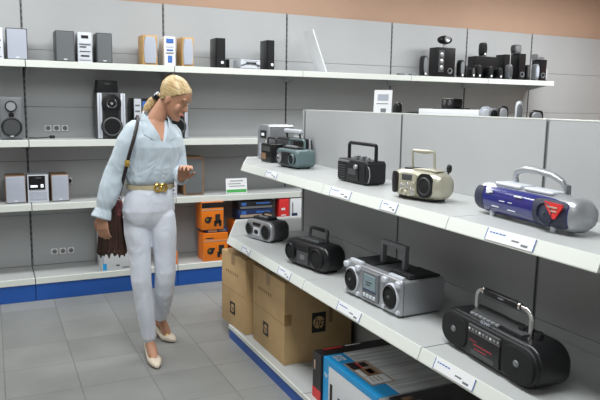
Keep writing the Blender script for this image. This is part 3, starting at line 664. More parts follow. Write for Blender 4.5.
MB().tube([(w_ / 2 - .012, -.05, .10), (w_ / 2 + .012, -.052, .085), (w_ / 2 + .015, -.05, .05), (w_ / 2 + .004, -.05, .018), (w_ / 2 - .012, -.05, .012)], .0022, M_silver, 6).build('wire_loop', t)

# --- champagne boombox
t, w_ = box_thing('boombox', (1.540, 2.375), (1.604, 2.090), .17, GZ1, 'rounded champagne boombox with black cones and thin wire handle on the upper shelf')
def plan_barrel(w_, h, fd, bd, m, n=24, e=2.6, z0=.004, power=.42):
    """body lofted along x; rounder towards its ends"""
    rings = []
    for i in range(n + 1):
        u = -1 + 2 * i / n; k = (1 - abs(u) ** 3.2) ** power if abs(u) < 1 else 0.0
        k = max(k, .18); rings.append([(u * w_ / 2, -fd * (0.35 + .65 * k) * math.copysign(abs(math.cos(a)) ** (2 / e), math.cos(a)) if math.cos(a) > 0 else bd * (.55 + .45 * k) * abs(math.cos(a)) ** (2 / e),
                z0 + h / 2 + h / 2 * (.55 + .45 * k) * math.copysign(abs(math.sin(a)) ** (2 / e), math.sin(a))) for a in [2 * PI * j / 32 for j in range(32)]])
    mb = MB(); mb.loft(rings, m); return mb
plan_barrel(w_ + .02, .122, .097, .095, M_gold).build('body', t, ang=60)
def bowed(xs, z0, z1, fd, W, off, m, t, nm, segs=8, round_=0.0):
    """thin plate that follows the bowed front between x positions"""
    mb = MB(); x0, x1 = xs; outer, inner = [], []
    for i in range(segs + 1):
        x = x0 + (x1 - x0) * i / segs; u = x / (W / 2); k = max((1 - min(abs(u), .999) ** 3.2) ** .42, .18); y = -fd * (.35 + .65 * k)
        e_ = round_ * (1 - math.sin(PI * i / segs)) ** 2
        zc = (z0 + z1) / 2; hh = (z1 - z0) / 2 * (1 - e_)
        outer.append([(x, y + .010, zc - hh), (x, y - off, zc - hh), (x, y - off - .003, zc), (x, y - off, zc + hh), (x, y + .010, zc + hh)])
    mb.loft(outer, m); return mb.build(nm, t, ang=50)
GW = w_ + .02
bowed((-.150, -.085), .022, .112, .097, GW, .002, M_black, t, 'speaker_grille', round_=.6)
bowed((-.080, .028), .018, .112, .097, GW, .004, M_gold, t, 'control_panel', round_=.15)
bowed((.034, .118), .018, .116, .097, GW, .003, M_black, t, 'speaker_grille', round_=.5)
grille_disc(t, .078, .066, .036, -.096, M_dgrey, M_mesh)
fbox('display', t, -.058, .004, .082, .106, -.1, .006, M_dgrey)
for x, z, r in ((-.055, .055, .013), (-.02, .062, .012), (-.035, .030, .011), (.008, .040, .014), (-.065, .034, .008), (.015, .070, .008)): knob(t, x, -.100, z, r, .012, M_chrome if r > .011 else M_gold, 'y')
MB().box(-.09, -.02, -.035, .045, .121, .129, M_blackm, .003).build('cd_lid', t); MB().pillow(sellipse(.075, .006, 2.2, 24, .045, .125), -.05, .05, .003, M_gold).build('lid_rim', t)
MB().tube(arch(.135, .078, .012, .122, .010, lean=-.1), .0065, M_gold, 10).build('handle', t)
MB().tube([(.035, .012 - .008, .1985), (-.04, .012 - .008, .1985)], .0085, M_gold, 12, round_ends=True).build('handle_grip', t)
o = MB().lathe([(.016, 0), (.016, .014), (.008, .018), (.0004, .018)], M_black, (0, 0, 0), 'x', 14).build('antenna_knob', t); o.location = (.115, .065, .135)
MB().tube([(.118, .065, .112), (.118, .065, .152)], .005, M_black, 8).build('antenna', t)
MB().box(-.11, .11, -.05, .06, 0, .014, M_black, .003).build('foot', t)
t.scale = (.90, .66, 1.03)

# --- blue boombox
t, w_ = box_thing('boombox', (1.645, 1.918), (1.594, 1.400), .125, GZ1, 'large silver boombox with glossy blue front and red sticker on the upper shelf')
W = w_
def xsec(fd, bd, zb, zt, e=2.4, n=36, zoff=0.0):
    pts = []
    for j in range(n):
        a = 2 * PI * j / n; c, s_ = math.cos(a), math.sin(a)
        y = -(fd if c > 0 else bd) * math.copysign(abs(c) ** (2 / e), c); z = (zb + zt) / 2 + (zt - zb) / 2 * math.copysign(abs(s_) ** (2 / e), s_); pts.append((y, z))
    return pts
rings = []
for i in range(25):
    u = -1 + 2 * i / 24; k = (1 - abs(u) ** 9) ** .35 if abs(u) < 1 else .0; k = max(k, .12)
    sec = xsec(.062 * (.6 + .4 * k) , .060 * (.7 + .3 * k), .006 + .022 * (1 - k), .122 - .022 * (1 - k)); rings.append([(u * W / 2, y, z) for y, z in sec])
MB().loft(rings, M_silver).build('body', t, ang=60)
def front_skin(x0, x1, zb, zt, off, m, nm, seg=14, tape=0.0):
    rings = []
    for i in range(seg + 1):
        x = x0 + (x1 - x0) * i / seg; u = x / (W / 2); k = max((1 - min(abs(u), .9999) ** 9) ** .35, .12); e_ = tape * (abs(2 * i / seg - 1) ** 6)
        ring = []; zz0, zz1 = zb + e_ * (zt - zb) * .5, zt - e_ * (zt - zb) * .5
        lo, hi = .006 + .022 * (1 - k), .122 - .022 * (1 - k); zc = (lo + hi) / 2; fd = .062 * (.6 + .4 * k)
        for q in range(7):
            z = zz0 + (zz1 - zz0) * q / 6; s_ = max(-1, min(1, (z - zc) / ((hi - lo) / 2))); y = -fd * (1 - abs(s_) ** 2.4) ** (1 / 2.4); ring.append((x, y - off, z))
        for q in range(6, -1, -1):
            z = zz0 + (zz1 - zz0) * q / 6; ring.append((x, -.02, z))
        rings.append(ring)
    return MB().loft(rings, m).build(nm, t, ang=50)
front_skin(-W / 2 + .010, W / 2 - .022, .014, .112, .0025, M_bluep, 'front_panel', tape=.35, seg=24)
front_skin(-W / 2 + .012, -.190, .020, .106, .0035, M_navy, 'speaker_grille', tape=.3); front_skin(.085, W / 2 - .024, .018, .107, .0035, M_navy, 'speaker_grille', tape=.2)
grille_disc(t, .150, .062, .038, -.064, M_navy, M_navy, M_dgrey)
o = MB().add([(0.146, -0.0715, 0.096), (0.148, -0.0715, 0.102), (0.226, -0.0700, 0.100), (0.228, -0.0700, 0.092), (0.198, -0.0725, 0.050), (0.190, -0.0725, 0.050), (0.146, -0.0665, 0.096), (0.148, -0.0665, 0.102), (0.226, -0.0645, 0.100), (0.228, -0.0645, 0.092), (0.198, -0.0665, 0.050), (0.190, -0.0665, 0.050)],
    [(0, 1, 2, 3, 4, 5), (11, 10, 9, 8, 7, 6)] + [(i, i + 6, (i + 1) % 6 + 6, (i + 1) % 6) for i in range(6)], M_red).build('red_sticker', t, smooth=False)
for x0, x1, z in ((.163, .208, .084), (.178, .206, .072)): fbox('sticker_print', t, x0, x1, z, z + .005, -.0725, .001, M_beige, .0003)
for x0, x1, z0, z1 in ((-.168, -.150, .086, .100), (-.148, -.132, .090, .098), (-.01, .03, .092, .098)): fbox('white_mark', t, x0, x1, z0, z1, -.0645, .0015, M_white, .0004)
for x0, x1, z in ((-.13, -.09, .042), (-.04, .0, .040), (-.09, -.06, .066), (-.04, -.02, .066)): fbox('silver_line', t, x0, x1, z, z + .003, -.0652, .0015, M_lsilver, .0003)
MB().pillow(rrect(.14, .014, .006, 4, -.085, .122), -.040, .030, .006, M_lsilver).build('cd_lid', t); MB().pillow(rrect(.14, .012, .005, 4, .075, .122), -.040, .02, .005, M_lsilver).build('button_panel', t)
hp = [(-.115, .03, .115), (-.118, .022, .150), (-.100, .015, .170), (-.05, .010, .182), (.02, .006, .184), (.09, .008, .176), (.128, .014, .158), (.140, .022, .130), (.142, .03, .112)]
MB().tube(hp, [.009, .010, .012, .013, .013, .013, .012, .011, .010], M_silver, 12, flat=.9, ref=(0, -1, 0)).build('handle', t)
MB().box(.128, .150, .012, .035, .10, .150, M_mgrey, .005).build('handle_hinge', t)
for x in (-.16, .16): MB().lathe([(.010, 0), (.012, .022)], M_lsilver, (x, -.036, 0), 'z', 12).build('foot', t); MB().lathe([(.010, 0), (.012, .026)], M_lsilver, (x, .036, 0), 'z', 12).build('foot', t)

# --- lower shelf: small silver CD radio
t, w_ = box_thing('cd_radio', (1.497, 3.930), (1.570, 3.668), .135, GZ2, 'small silver-fronted CD radio with dark rear at the far end of the lower shelf')
MB().pillow(rrect(w_, .128, .045, 7, 0, .068), -.060, .075, .018, M_dgrey, 4).build('body', t); feet(t, w_, .13, M_black, .008)
MB().pillow(rrect(w_ + .004, .126, .046, 7, 0, .068), -.078, -.045, .010, M_silver, 4).build('front_panel', t)
grille_disc(t, -.095, .066, .040, -.078, M_dgrey, M_mesh, rx=.85); grille_disc(t, .080, .066, .048, -.078, M_dgrey, M_mesh, rx=.95)
fbox('display', t, -.055, .022, .095, .114, -.078, .005, M_black); fbox('cassette_door', t, -.048, .015, .030, .082, -.078, .005, M_lsilver); MB().pillow(sellipse(.020, .014, 2.4, 20, -.015, .056), -.088, -.078, .003, M_black).build('window', t)
MB().pillow(rrect(.16, .020, .009, 4, -.03, .135), -.04, .045, .008, M_blackm).build('cd_lid', t)
MB().tube([(-.09, .03, .12), (-.088, .03, .155), (-.06, .03, .168), (.02, .03, .166), (.04, .03, .150), (.045, .03, .12)], .008, M_dgrey, 8).build('handle', t)
for i in range(4): knob(t, -.05 + i * .022, -.02, .143, .008, .010, M_silver)

# --- black oval boombox
t, w_ = box_thing('boombox', (1.452, 3.230), (1.526, 2.850), .135, GZ2, 'black oval boombox with small upright handle, between two silver players on the lower shelf')
MB().pillow(rrect(w_, .140, .062, 8, 0, .076), -.0675, .0675, .024, M_black, 5).build('body', t); feet(t, w_, .12, M_black, .010)
grille_disc(t, -.128, .074, .046, -.068, M_black, M_mesh, rx=.95); grille_disc(t, .105, .074, .055, -.068, M_blackm, M_mesh, rx=1.0)
fbox('control_panel', t, -.072, .040, .095, .128, -.062, .010, M_blackm); fbox('cassette_door', t, -.066, .034, .026, .090, -.066, .007, M_dgrey); fbox('cassette_window', t, -.035, .005, .050, .074, -.0725, .002, M_mgrey, .0005)
MB().pillow(rrect(.17, .018, .008, 4, -.02, .147), -.03, .05, .006, M_dgrey).build('cd_lid', t)
MB().tube(arch(.150, .070, .02, .138, .012, lean=.15), .0085, M_dgrey, 10).build('handle', t); MB().box(-.055, .055, .022, .040, .198, .216, M_black, .004).build('handle_grip', t)

# --- big silver twin-speaker boombox
t, w_ = box_thing('boombox', (1.488, 2.580), (1.508, 2.148), .225, GZ2, 'big boxy silver boombox with two black cones and square handle on the lower shelf')
W = w_
MB().pillow(rrect(W, .152, .012, 4, 0, .080), -.108, .1125, .008, M_silver, 3).build('body', t); feet(t, W, .2, M_black, .006)
MB().pillow(rrect(W + .004, .158, .016, 4, 0, .083), -.120, -.100, .008, M_silver, 3).build('front_panel', t)
for s_ in (-1, 1):
    o = grille_disc(t, s_ * .152, .078, .060, -.120, M_lsilver, M_mesh, None, rx=.88)
    grille_disc(t, s_ * .152, .078, .052, -.128, M_blackm, M_mesh, M_dgrey, rx=.88, nm='inner_ring')
    for dx, dz in ((-.048, .142), (.048, .142)): MB().pillow(rrect(.034, .028, .010, 4, s_ * .152 + dx, dz), -.134, -.110, .006, M_lsilver).build('corner_bumper', t)
    for dx, dz in ((-.05, .022), (.05, .022)): MB().lathe([(.011, 0), (.009, -.010), (.0004, -.012)], M_lsilver, (s_ * .152 + dx, -.119, dz), n=14).build('corner_screw', t)
    MB().box(s_ * .152 - .05, s_ * .152 + .05, -.108, -.085, .150, .170, M_lsilver, .006).build('top_rib', t)
fbox('centre_frame', t, -.062, .062, .018, .150, -.120, .010, M_mgrey, .004); fbox('display', t, -.045, .045, .068, .134, -.129, .004, M_lcd); fbox('display_frame', t, -.05, .05, .060, .066, -.129, .004, M_dkblue)
fbox('print', t, -.025, .02, .10, .104, -.1332, .0006, M_ink, .0002); fbox('print', t, -.025, .01, .088, .092, -.1332, .0006, M_ink, .0002)
for i in range(4): fbox('button', t, -.046 + i * .025, -.028 + i * .025, .030, .046, -.129, .005, M_lsilver)
MB().box(-.20, -.05, -.07, .095, .154, .166, M_blackm, .004).build('cassette_lid', t); MB().box(.06, .205, -.07, .095, .154, .166, M_blackm, .004).build('cassette_lid', t); MB().box(-.046, .056, -.07, .095, .154, .162, M_dgrey, .003).build('cd_lid', t)
for i in range(6): MB().box(.075 + i * .020, .090 + i * .020, -.060, -.03, .165, .172, M_dgrey, .002).build('button', t)
for x in (-.082, .082): MB().box(x - .010, x + .010, -.012, .012, .160, .255, M_mgrey, .003).build('handle_arm', t)
MB().box(-.094, .094, -.013, .013, .250, .273, M_mgrey, .005).build('handle', t)

# --- black boombox with chrome handle
t, w_ = box_thing('boombox', (1.506, 1.880), (1.466, 1.368), .140, GZ2, 'large black boombox with chrome-ended handle and red print on the lower shelf')
W = w_ / 1.14
MB().pillow(rrect(W, .142, .060, 8, 0, .078), -.080, .0925, .022, M_black, 5).build('body', t); feet(t, W, .15, M_black, .010); t.scale = (1.14, .78, 1)
MB().pillow(rrect(W * .99, .128, .056, 8, 0, .076), -.0925, -.06, .012, M_blackm, 4).build('front_panel', t)
for s_ in (-1, 1):
    MB().pillow(rrect(.138, .116, .050, 8, s_ * .150, .074), -.101, -.085, .008, M_mesh, 4).build('speaker_grille', t)
    MB().lathe([(.012, 0), (.010, -.004), (.004, -.006), (.0004, -.006)], M_mgrey, (s_ * .150, -.1005, .078), n=16).build('dust_cap', t)
fbox('cassette_deck', t, -.078, .078, .020, .104, -.092, .008, M_black, .003); fbox('tuning_scale', t, -.076, .076, .104, .128, -.090, .010, M_dgrey, .003)
for i in range(9): fbox('scale_mark', t, -.072 + i * .017, -.064 + i * .017, .108, .116, -.0998, .001, M_silver if i % 3 else M_white, .0003)
fbox('red_print', t, -.045, .045, .060, .065, -.0998, .0012, M_dred, .0003); fbox('red_print', t, -.04, .02, .046, .050, -.0998, .0012, M_dred, .0003); fbox('red_print', t, -.065, -.03, .072, .075, -.0998, .0012, M_dred, .0003)
fbox('window', t, -.055, .055, .026, .040, -.0998, .0015, M_dgrey, .0005)
lettering('brand_lettering', 'SONY', .017, M_lgrille, t, (-.012, -.0795, .1462), (math.radians(62), 0, 0))
for i in range(7): MB().box(-.105 + i * .020, -.090 + i * .020, -.062, -.046, .146, .156, M_silver, .002).build('button', t)
MB().box(-.12, .12, -.04, .05, .146, .156, M_dgrey, .004).build('top_panel', t)
for x, y, h in ((.085, .00, .022), (.115, .01, .026), (.15, .0, .022), (.135, .03, .018)): knob(t, x, y, .147, .013, h, M_blackm)
A = arch(.250, .095, -.005, .138, .030, 6)
MB().tube(A[:8], .0085, M_chrome, 12).build('handle_end', t); MB().tube(A[7:], .0085, M_chrome, 12).build('handle_end', t)
MB().tube([(-.085, -.005, .233), (.075, -.005, .233)], .0135, M_black, 14, round_ends=True).build('handle_grip', t)
for x in (-.088, .078): MB().lathe([(.0145, -.004), (.0145, .004)], M_chrome, (x, -.005, .233), 'x', 16).build('grip_ring', t)
MB().tube([(-.13, .07, .14), (.05, .07, .150)], .004, M_chrome, 8).build('antenna', t)
lettering('brand_lettering', 'SONY', .010, M_lsilver, t, (0, -.0188, .233), (PI / 2, 0, 0), .0003)

# ================================================================== ISLAND: CARTONS ON THE BASE SHELF
def hp_logo(t, x, z, s_, y, rzl=0):
    """black square with a carton-coloured disc and slanted letters on the front face"""
    k = MB(); k.box(x - s_ / 2, x + s_ / 2, y - .0012, y + .001, z - s_ / 2, z + s_ / 2, M_ink); lo = k.build('logo_square', t, smooth=False)
    d = MB(); d.lathe([(s_ * .34, -.0012), (s_ * .34, -.0020), (.0004, -.0020)], M_card, (x, y, z), n=24); d.build('logo_disc', lo)
    l = lettering('logo_lettering', 'hp', s_ * .62, M_ink, lo, (x, y - .0021, z + s_ * .02), FRONT, .0004, shear=.3)
def card_box(fl, fr, d, h, label, logos, side=None):
    dx, dy = fr[0] - fl[0], fr[1] - fl[1]; w_ = math.hypot(dx, dy); rz = math.atan2(dy, dx); mx, my = (fl[0] + fr[0]) / 2, (fl[1] + fr[1]) / 2
    t = thing('cardboard_carton', (mx - math.sin(rz) * d / 2, my + math.cos(rz) * d / 2, GZ3), rz, label, 'box', None)
    MB().box(-w_ / 2, w_ / 2, -d / 2, d / 2, 0, h, M_card, .003, 2).build('carton', t)
    MB().box(-.03, .03, -d / 2 - .0008, d / 2 + .0008, h - .07, h + .0009, M_tape).build('tape', t, smooth=False)
    hp_logo(t, logos[0], logos[1], .082, -d / 2)
    for i in range(7):
        x = -w_ * .30 + i * .030; MB().box(x, x + .012, -d / 2 - .0012, -d / 2 + .001, h * .72, h * .72 + .020, M_fink).build('faded_print', t, smooth=False)
    MB().box(-w_ / 2, w_ / 2, -d / 2 - .0008, -d / 2 + .001, h * .495, h * .5, M_fink).build('fold_line', t, smooth=False)
    return t, w_, d, h
t, w_, d, h = card_box((1.388, 4.125), (1.415, 3.735), .38, .492, 'brown cardboard carton with black square logo, the farther of the two', (-.01, .125))
t, w_, d, h = card_box((1.445, 3.680), (1.445, 3.195), .44, .484, 'brown cardboard carton with large black logos, the nearer of the two', (-.03, .130))
# logo on the near side (+x)
R_ = Matrix.Rotation(PI / 2, 4, 'Z')
k = MB(); k.T = R_; k.box(-.045, .045, -w_ / 2 - .0012, -w_ / 2 + .001, .170, .290, M_ink); lo = k.build('logo_square', t, smooth=False)
k = MB(); k.T = R_; k.lathe([(.037, -.0012), (.037, -.002), (.0004, -.002)], M_card, (.0, -w_ / 2, .230), n=24); k.build('logo_disc', lo)
lettering('logo_lettering', 'hp', .070, M_ink, lo, (w_ / 2 + .0021, .0, .232), (PI / 2, 0, PI / 2), .0004, shear=.3)
k = MB(); k.T = R_; k.box(.065, .09, -w_ / 2 - .0012, -w_ / 2 + .001, .22, .36, M_fink); k.build('faded_print', t, smooth=False)
k = MB(); k.T = R_; k.box(-d / 2 + .0, -d / 2 + .045, -w_ / 2 - .0009, -w_ / 2 + .001, .235, .30, M_tape); k.build('tape', t, smooth=False)

t = thing('printer_box', (1.428 + .25, 2.752, GZ3), -PI / 2, 'narrow black carton with red base stripe beside the blue and white printer carton', 'box')
MB().box(-.044, .044, -.25, .25, 0, .243, M_dkbox, .002, 1).build('carton', t)
fbox('red_stripe', t, -.044, .044, .0, .055, -.25, .0008, M_red, .0003); fbox('print', t, -.03, -.015, .15, .20, -.25, .001, M_beige, .0003)
MB().box(-.036, -.020, -.20, -.09, .2425, .2438, M_red).build('red_print', t, smooth=False); MB().box(-.036, -.026, -.07, .02, .2425, .2438, M_white).build('white_print', t, smooth=False)

t = thing('printer_box', (1.440 + .24, 2.450, GZ3), -PI / 2, 'white and bright blue printer carton with photo print on top, under the lower shelf', 'box')
hw, hd, h = .252, .24, .243
MB().box(-hw, hw, -hd, hd, 0, h, M_boxw, .003, 2).build('carton', t)
fbox('blue_band', t, -hw, -hw + .055, .0, h, -hd, .0009, M_hpblue, .0003); fbox('blue_band', t, -hw + .055, hw, h - .028, h, -hd, .0009, M_hpblue, .0003)
MB().box(-hw, hw, -hd - .0005, -hd + .110, h - .001, h + .0010, M_hpblue).build('top_blue_band', t, smooth=False)
MB().box(-hw, hw, -hd + .110, -hd + .118, h - .001, h + .0011, M_boxw).build('top_white_line', t, smooth=False)
MB().box(-hw, hw, -hd + .118, hd, h - .001, h + .0012, M_wrap).build('top_grey_print', t, smooth=False)
k = MB()
MB().box(-hw + .02, -hw + .085, -hd + .035, -hd + .085, h, h + .0018, M_boxw).build('logo_panel', t, smooth=False)
l = lettering('logo_lettering', 'hp', .060, M_hpblue, t, (-hw + .052, -hd + .060, h + .002), (0, 0, 0), .0003, shear=.3)
l = lettering('logo_lettering', 'hp', .036, M_white, t, (-hw + .027, -hd - .0012, h - .085), FRONT, .0003, shear=.3)
p0 = -hw + .125
MB().box(p0, p0 + .265, -hd + .040, -hd + .165, h, h + .0020, M_beige).build('photo_print', t, smooth=False)
for a, b, c, e_, mm in ((.005, .085, .050, .095, M_dkbox), (.005, .085, .095, .105, M_red), (.09, .17, .050, .075, M_white), (.09, .17, .075, .145, M_dwood), (.02, .07, .108, .145, M_blackm), (.10, .15, .10, .13, M_orange), (.175, .255, .050, .155, M_paper)):
    MB().box(p0 + a, p0 + b, -hd + c, -hd + e_, h + .0018, h + .0026, mm).build('photo_patch', t, smooth=False)
for i in range(3): MB().box(p0 + .185, p0 + .235, -hd + .07 + i * .022, -hd + .076 + i * .022, h + .0024, h + .0030, M_beige).build('print', t, smooth=False)
for i in range(4): fbox('grey_print', t, .13, .22, .12 + i * .012, .124 + i * .012, -hd, .001, M_mgrey, .0002)
# black letter shape low on the white face
fbox('dark_print', t, -.18, -.155, .03, .13, -hd, .001, M_ink, .0003); fbox('dark_print', t, -.10, .08, .03, .09, -hd, .001, M_dkblue, .0003)

t = thing('printer_box', (1.485 + .21, 1.965, GZ3), -PI / 2, 'dark patterned carton nearest the camera on the base shelf', 'box')
MB().box(-.218, .218, -.21, .21, 0, .247, M_dkbox, .003, 2).build('carton', t)
for i in range(9): MB().box(-.19 + i * .042, -.165 + i * .042, -.17, -.12 + .02 * (i % 3), .2465, .2480, M_mgrey if i % 2 else M_dwood).build('pattern_patch', t, smooth=False)
fbox('red_stripe', t, -.21, .21, .02, .06, -.21, .0008, M_red, .0003)

# ================================================================== ISLAND: THINGS ON THE REAR TOP SHELF
XR = 2.10; ZR = 1.50
card_sign('sign_card', (2.06, 3.215, ZR), -.75, .105, .165, 'white tilted sign card on top of the island, in front of the wall panels', [(-.3, .3, .62, .85, M_lgrille), (-.1, .2, .2, .35, M_mgrey), (-.35, .3, .5, .53, M_mgrey)], .15)
satellite(2.06, .055, .09, 3.055, 'small black speaker right of the tilted white sign card', z=ZR, rz=-PI / 2, dot=False)
o = MB().box(-.045, .045, -.03, .03, 0, .042, M_black, .005).build('black_adapter'); o.location = (2.06, 2.945, ZR); tag(o, 'flat black adapter right of the small black speaker on the island top', 'adapter')
t = thing('white_box', (2.14, 2.61, ZR), -PI / 2, 'long flat white box on top of the island under the black mini speaker', 'box')
MB().box(-.235, .235, -.09, .09, 0, .062, M_boxw, .004).build('carton', t)
t = thing('mini_speaker', (2.12, 2.66, ZR + .062), -PI / 2, 'black mini stereo speaker on the long flat white box', 'speaker')
MB().pillow(rrect(.095, .048, .006, 3, 0, .030), -.03, .03, .004, M_black).build('cabinet', t); MB().box(-.10, .10, -.045, .035, 0, .006, M_black, .002).build('foot', t)
for x in (-.022, .022): MB().lathe([(.015, 0), (.012, -.003), (.0004, -.003)], M_dgrey, (x, -.0305, .031), n=14).build('cone', t)
for y, a, h, m1, m2, lb in ((2.325, .05, .075, M_lgrille, M_lsilver, 'pale blue grey small speaker just right of the flat white box'), (2.215, .045, .080, M_black, M_silver, 'round black small speaker left of the slim white one on the island top'),
        (2.120, .030, .100, M_lsilver, M_mgrey, 'slim white satellite speaker on the island top'), (2.02, .055, .065, M_black, M_silver, 'squat black speaker with light spot at the right on the island top'), (2.275, .04, .07, M_mgrey, M_black, 'tiny grey speaker between pale and black ones on the island top')):
    satellite(2.05, a, h, y, lb, m1, m2, z=ZR, rz=-.6, dot=False)
o = MB().box(-.05, .05, -.03, .03, 0, .030, M_black, .005).build('black_adapter'); o.location = (2.05, 2.167, ZR); o.location.x = 2.13; tag(o, 'flat black adapter behind the slim white satellite on the island top', 'adapter')

# ================================================================== WOMAN
# body axes: x = to her left (picture right), y = away from the camera, z up
WO = thing('woman', (0.87, 3.86, 0.0), -math.radians(12.7), 'woman with blonde ponytail in pale blue shirt and lilac trousers, looking down at the shelf', 'person')
WO.name = 'person'
fw = Vector((.38, -.925, 0)).normalized(); lt = Vector((.925, .38, 0)).normalized()       # chest direction, lateral axis
def ering(c, rl, rd, n=28, e=2.3, up=None, lat=None, fwd=None):
    lat = lat or lt; fwd = fwd or fw; c = Vector(c); out = []
    for i in range(n):
        a = 2 * PI * i / n; ca, sa = math.cos(a), math.sin(a)
        out.append(tuple(c + lat * rl * math.copysign(abs(ca) ** (2 / e), ca) + fwd * rd * math.copysign(abs(sa) ** (2 / e), sa)))
    return out
def finish(mb, name, parent, vox, smooth=3, sub=None, cut=None, mats=None):
    o = mb.build(name, None, ang=180)
    rm = o.modifiers.new('r', 'REMESH'); rm.mode = 'VOXEL'; rm.voxel_size = vox; rm.use_smooth_shade = True
    sm = o.modifiers.new('s', 'SMOOTH'); sm.factor = .5; sm.iterations = smooth
    tmp = []
    if cut:
        for c in cut:
            co = c.build('cutter'); tmp.append(co); b = o.modifiers.new('b', 'BOOLEAN'); b.operation = 'DIFFERENCE'; b.object = co; b.solver = 'EXACT'
    dg = bpy.context.evaluated_depsgraph_get(); me = bpy.data.meshes.new_from_object(o.evaluated_get(dg)); me.name = name
    o.modifiers.clear(); o.data = me
    for p in me.polygons: p.use_smooth = True
    if not me.materials: me.materials.append(mb.m[0])
    for c in tmp: bpy.data.objects.remove(c)
    o.parent = parent; return o
# head frame: local -y is where the face looks, z to the crown
HC = Vector((.128, -.015, 1.600))
yaw_h, pit = math.radians(60), math.radians(31)
Ff = Vector((math.sin(yaw_h) * math.cos(pit), -math.cos(yaw_h) * math.cos(pit), -math.sin(pit)))
Uf = Vector((math.sin(yaw_h) * math.sin(pit), -math.cos(yaw_h) * math.sin(pit), math.cos(pit)))
Lf = (-Ff).cross(Uf) * -1
Lf = Uf.cross(Ff) * -1 if False else Ff.cross(Uf)      # her right hand side
Lf = -Lf
HT = Matrix(((Lf.x, -Ff.x, Uf.x, HC.x), (Lf.y, -Ff.y, Uf.y, HC.y), (Lf.z, -Ff.z, Uf.z, HC.z), (0, 0, 0, 1)))
PROF = [(-.118, .012, -.070, -.050), (-.112, .024, -.084, -.035), (-.098, .036, -.088, -.012), (-.078, .047, -.086, .022), (-.055, .056, -.086, .048), (-.030, .062, -.087, .070), (0, .067, -.083, .086),
        (.025, .070, -.088, .094), (.050, .071, -.088, .097), (.075, .066, -.078, .092), (.095, .053, -.058, .076), (.108, .034, -.032, .052), (.114, .012, -.006, .024)]
def head_rings(grow=0.0, n=28, lo=-9, p=None):
    rings = []
    for z, w_, f, b in (p or PROF):
        if z < lo: continue
        c = (f + b) / 2; ry = (b - f) / 2 + grow; rx = w_ + grow
        zz_ = z * (1 + grow / .114); ring = []
        for i in range(n):
            a = 2 * PI * i / n; ca, sa = math.cos(a), math.sin(a); e = 2.2
            ring.append((rx * math.copysign(abs(ca) ** (2 / e), ca), c + ry * math.copysign(abs(sa) ** (2 / e), sa), zz_))
        rings.append(ring)
    return rings
body = MB(); body.T = HT.copy()
body.loft(head_rings(), M_skin)
body.loft([[(-.009, -.080, .018), (.009, -.080, .018), (.006, -.086, .018), (-.006, -.086, .018)], [(-.011, -.080, -.005), (.011, -.080, -.005), (.006, -.099, -.004), (-.006, -.099, -.004)],
           [(-.017, -.080, -.030), (.017, -.080, -.030), (.009, -.113, -.028), (-.009, -.113, -.028)], [(-.015, -.078, -.040), (.015, -.078, -.040), (.008, -.104, -.040), (-.008, -.104, -.040)]], M_skin)
body.ellipsoid((0, -.080, .032), (.050, .011, .012), M_skin); body.ellipsoid((0, -.083, -.100), (.020, .012, .014), M_skin)
for s_ in (-1, 1): body.ellipsoid((s_ * .071, .000, -.014), (.009, .017, .032), M_skin); body.ellipsoid((s_ * .034, -.066, -.034), (.026, .016, .030), M_skin)
body.ellipsoid((0, -.088, -.062), (.022, .010, .012), M_skin)
body.T = Matrix.Identity(4)
# neck, chest, torso, legs in one skin
body.tube([(-.005, .045, 1.40), (.015, .035, 1.46), (.050, .028, 1.52), (.092, .020, 1.575)], [.070, .057, .052, .055], M_skin, 20, round_ends=True)
body.loft([ering((-.03, .0, .90), .13, .085), ering((-.018, .0, 1.08), .11, .075), ering((.005, .0, 1.25), .125, .085), ering((.01, .0, 1.36), .13, .088), ering((.005, .02, 1.42), .105, .070), ering((.0, .032, 1.465), .062, .056)], M_skin)
SH_R, EL_R, WR_R = Vector((-.118, -.050, 1.400)), Vector((-.226, -.045, 1.14)), Vector((-.296, -.085, .925))
SH_L, EL_L, WR_L = Vector((.125, .055, 1.385)), Vector((.150, .050, 1.150)), Vector((.160, -.120, 1.128))
body.tube([SH_R, SH_R.lerp(EL_R, .5), EL_R, EL_R.lerp(WR_R, .3), WR_R], [.038, .036, .032, .032, .023], M_skin, 16, round_ends=True)
body.tube([SH_L, SH_L.lerp(EL_L, .5), EL_L, EL_L.lerp(WR_L, .3), WR_L], [.038, .036, .032, .032, .023], M_skin, 16, round_ends=True)
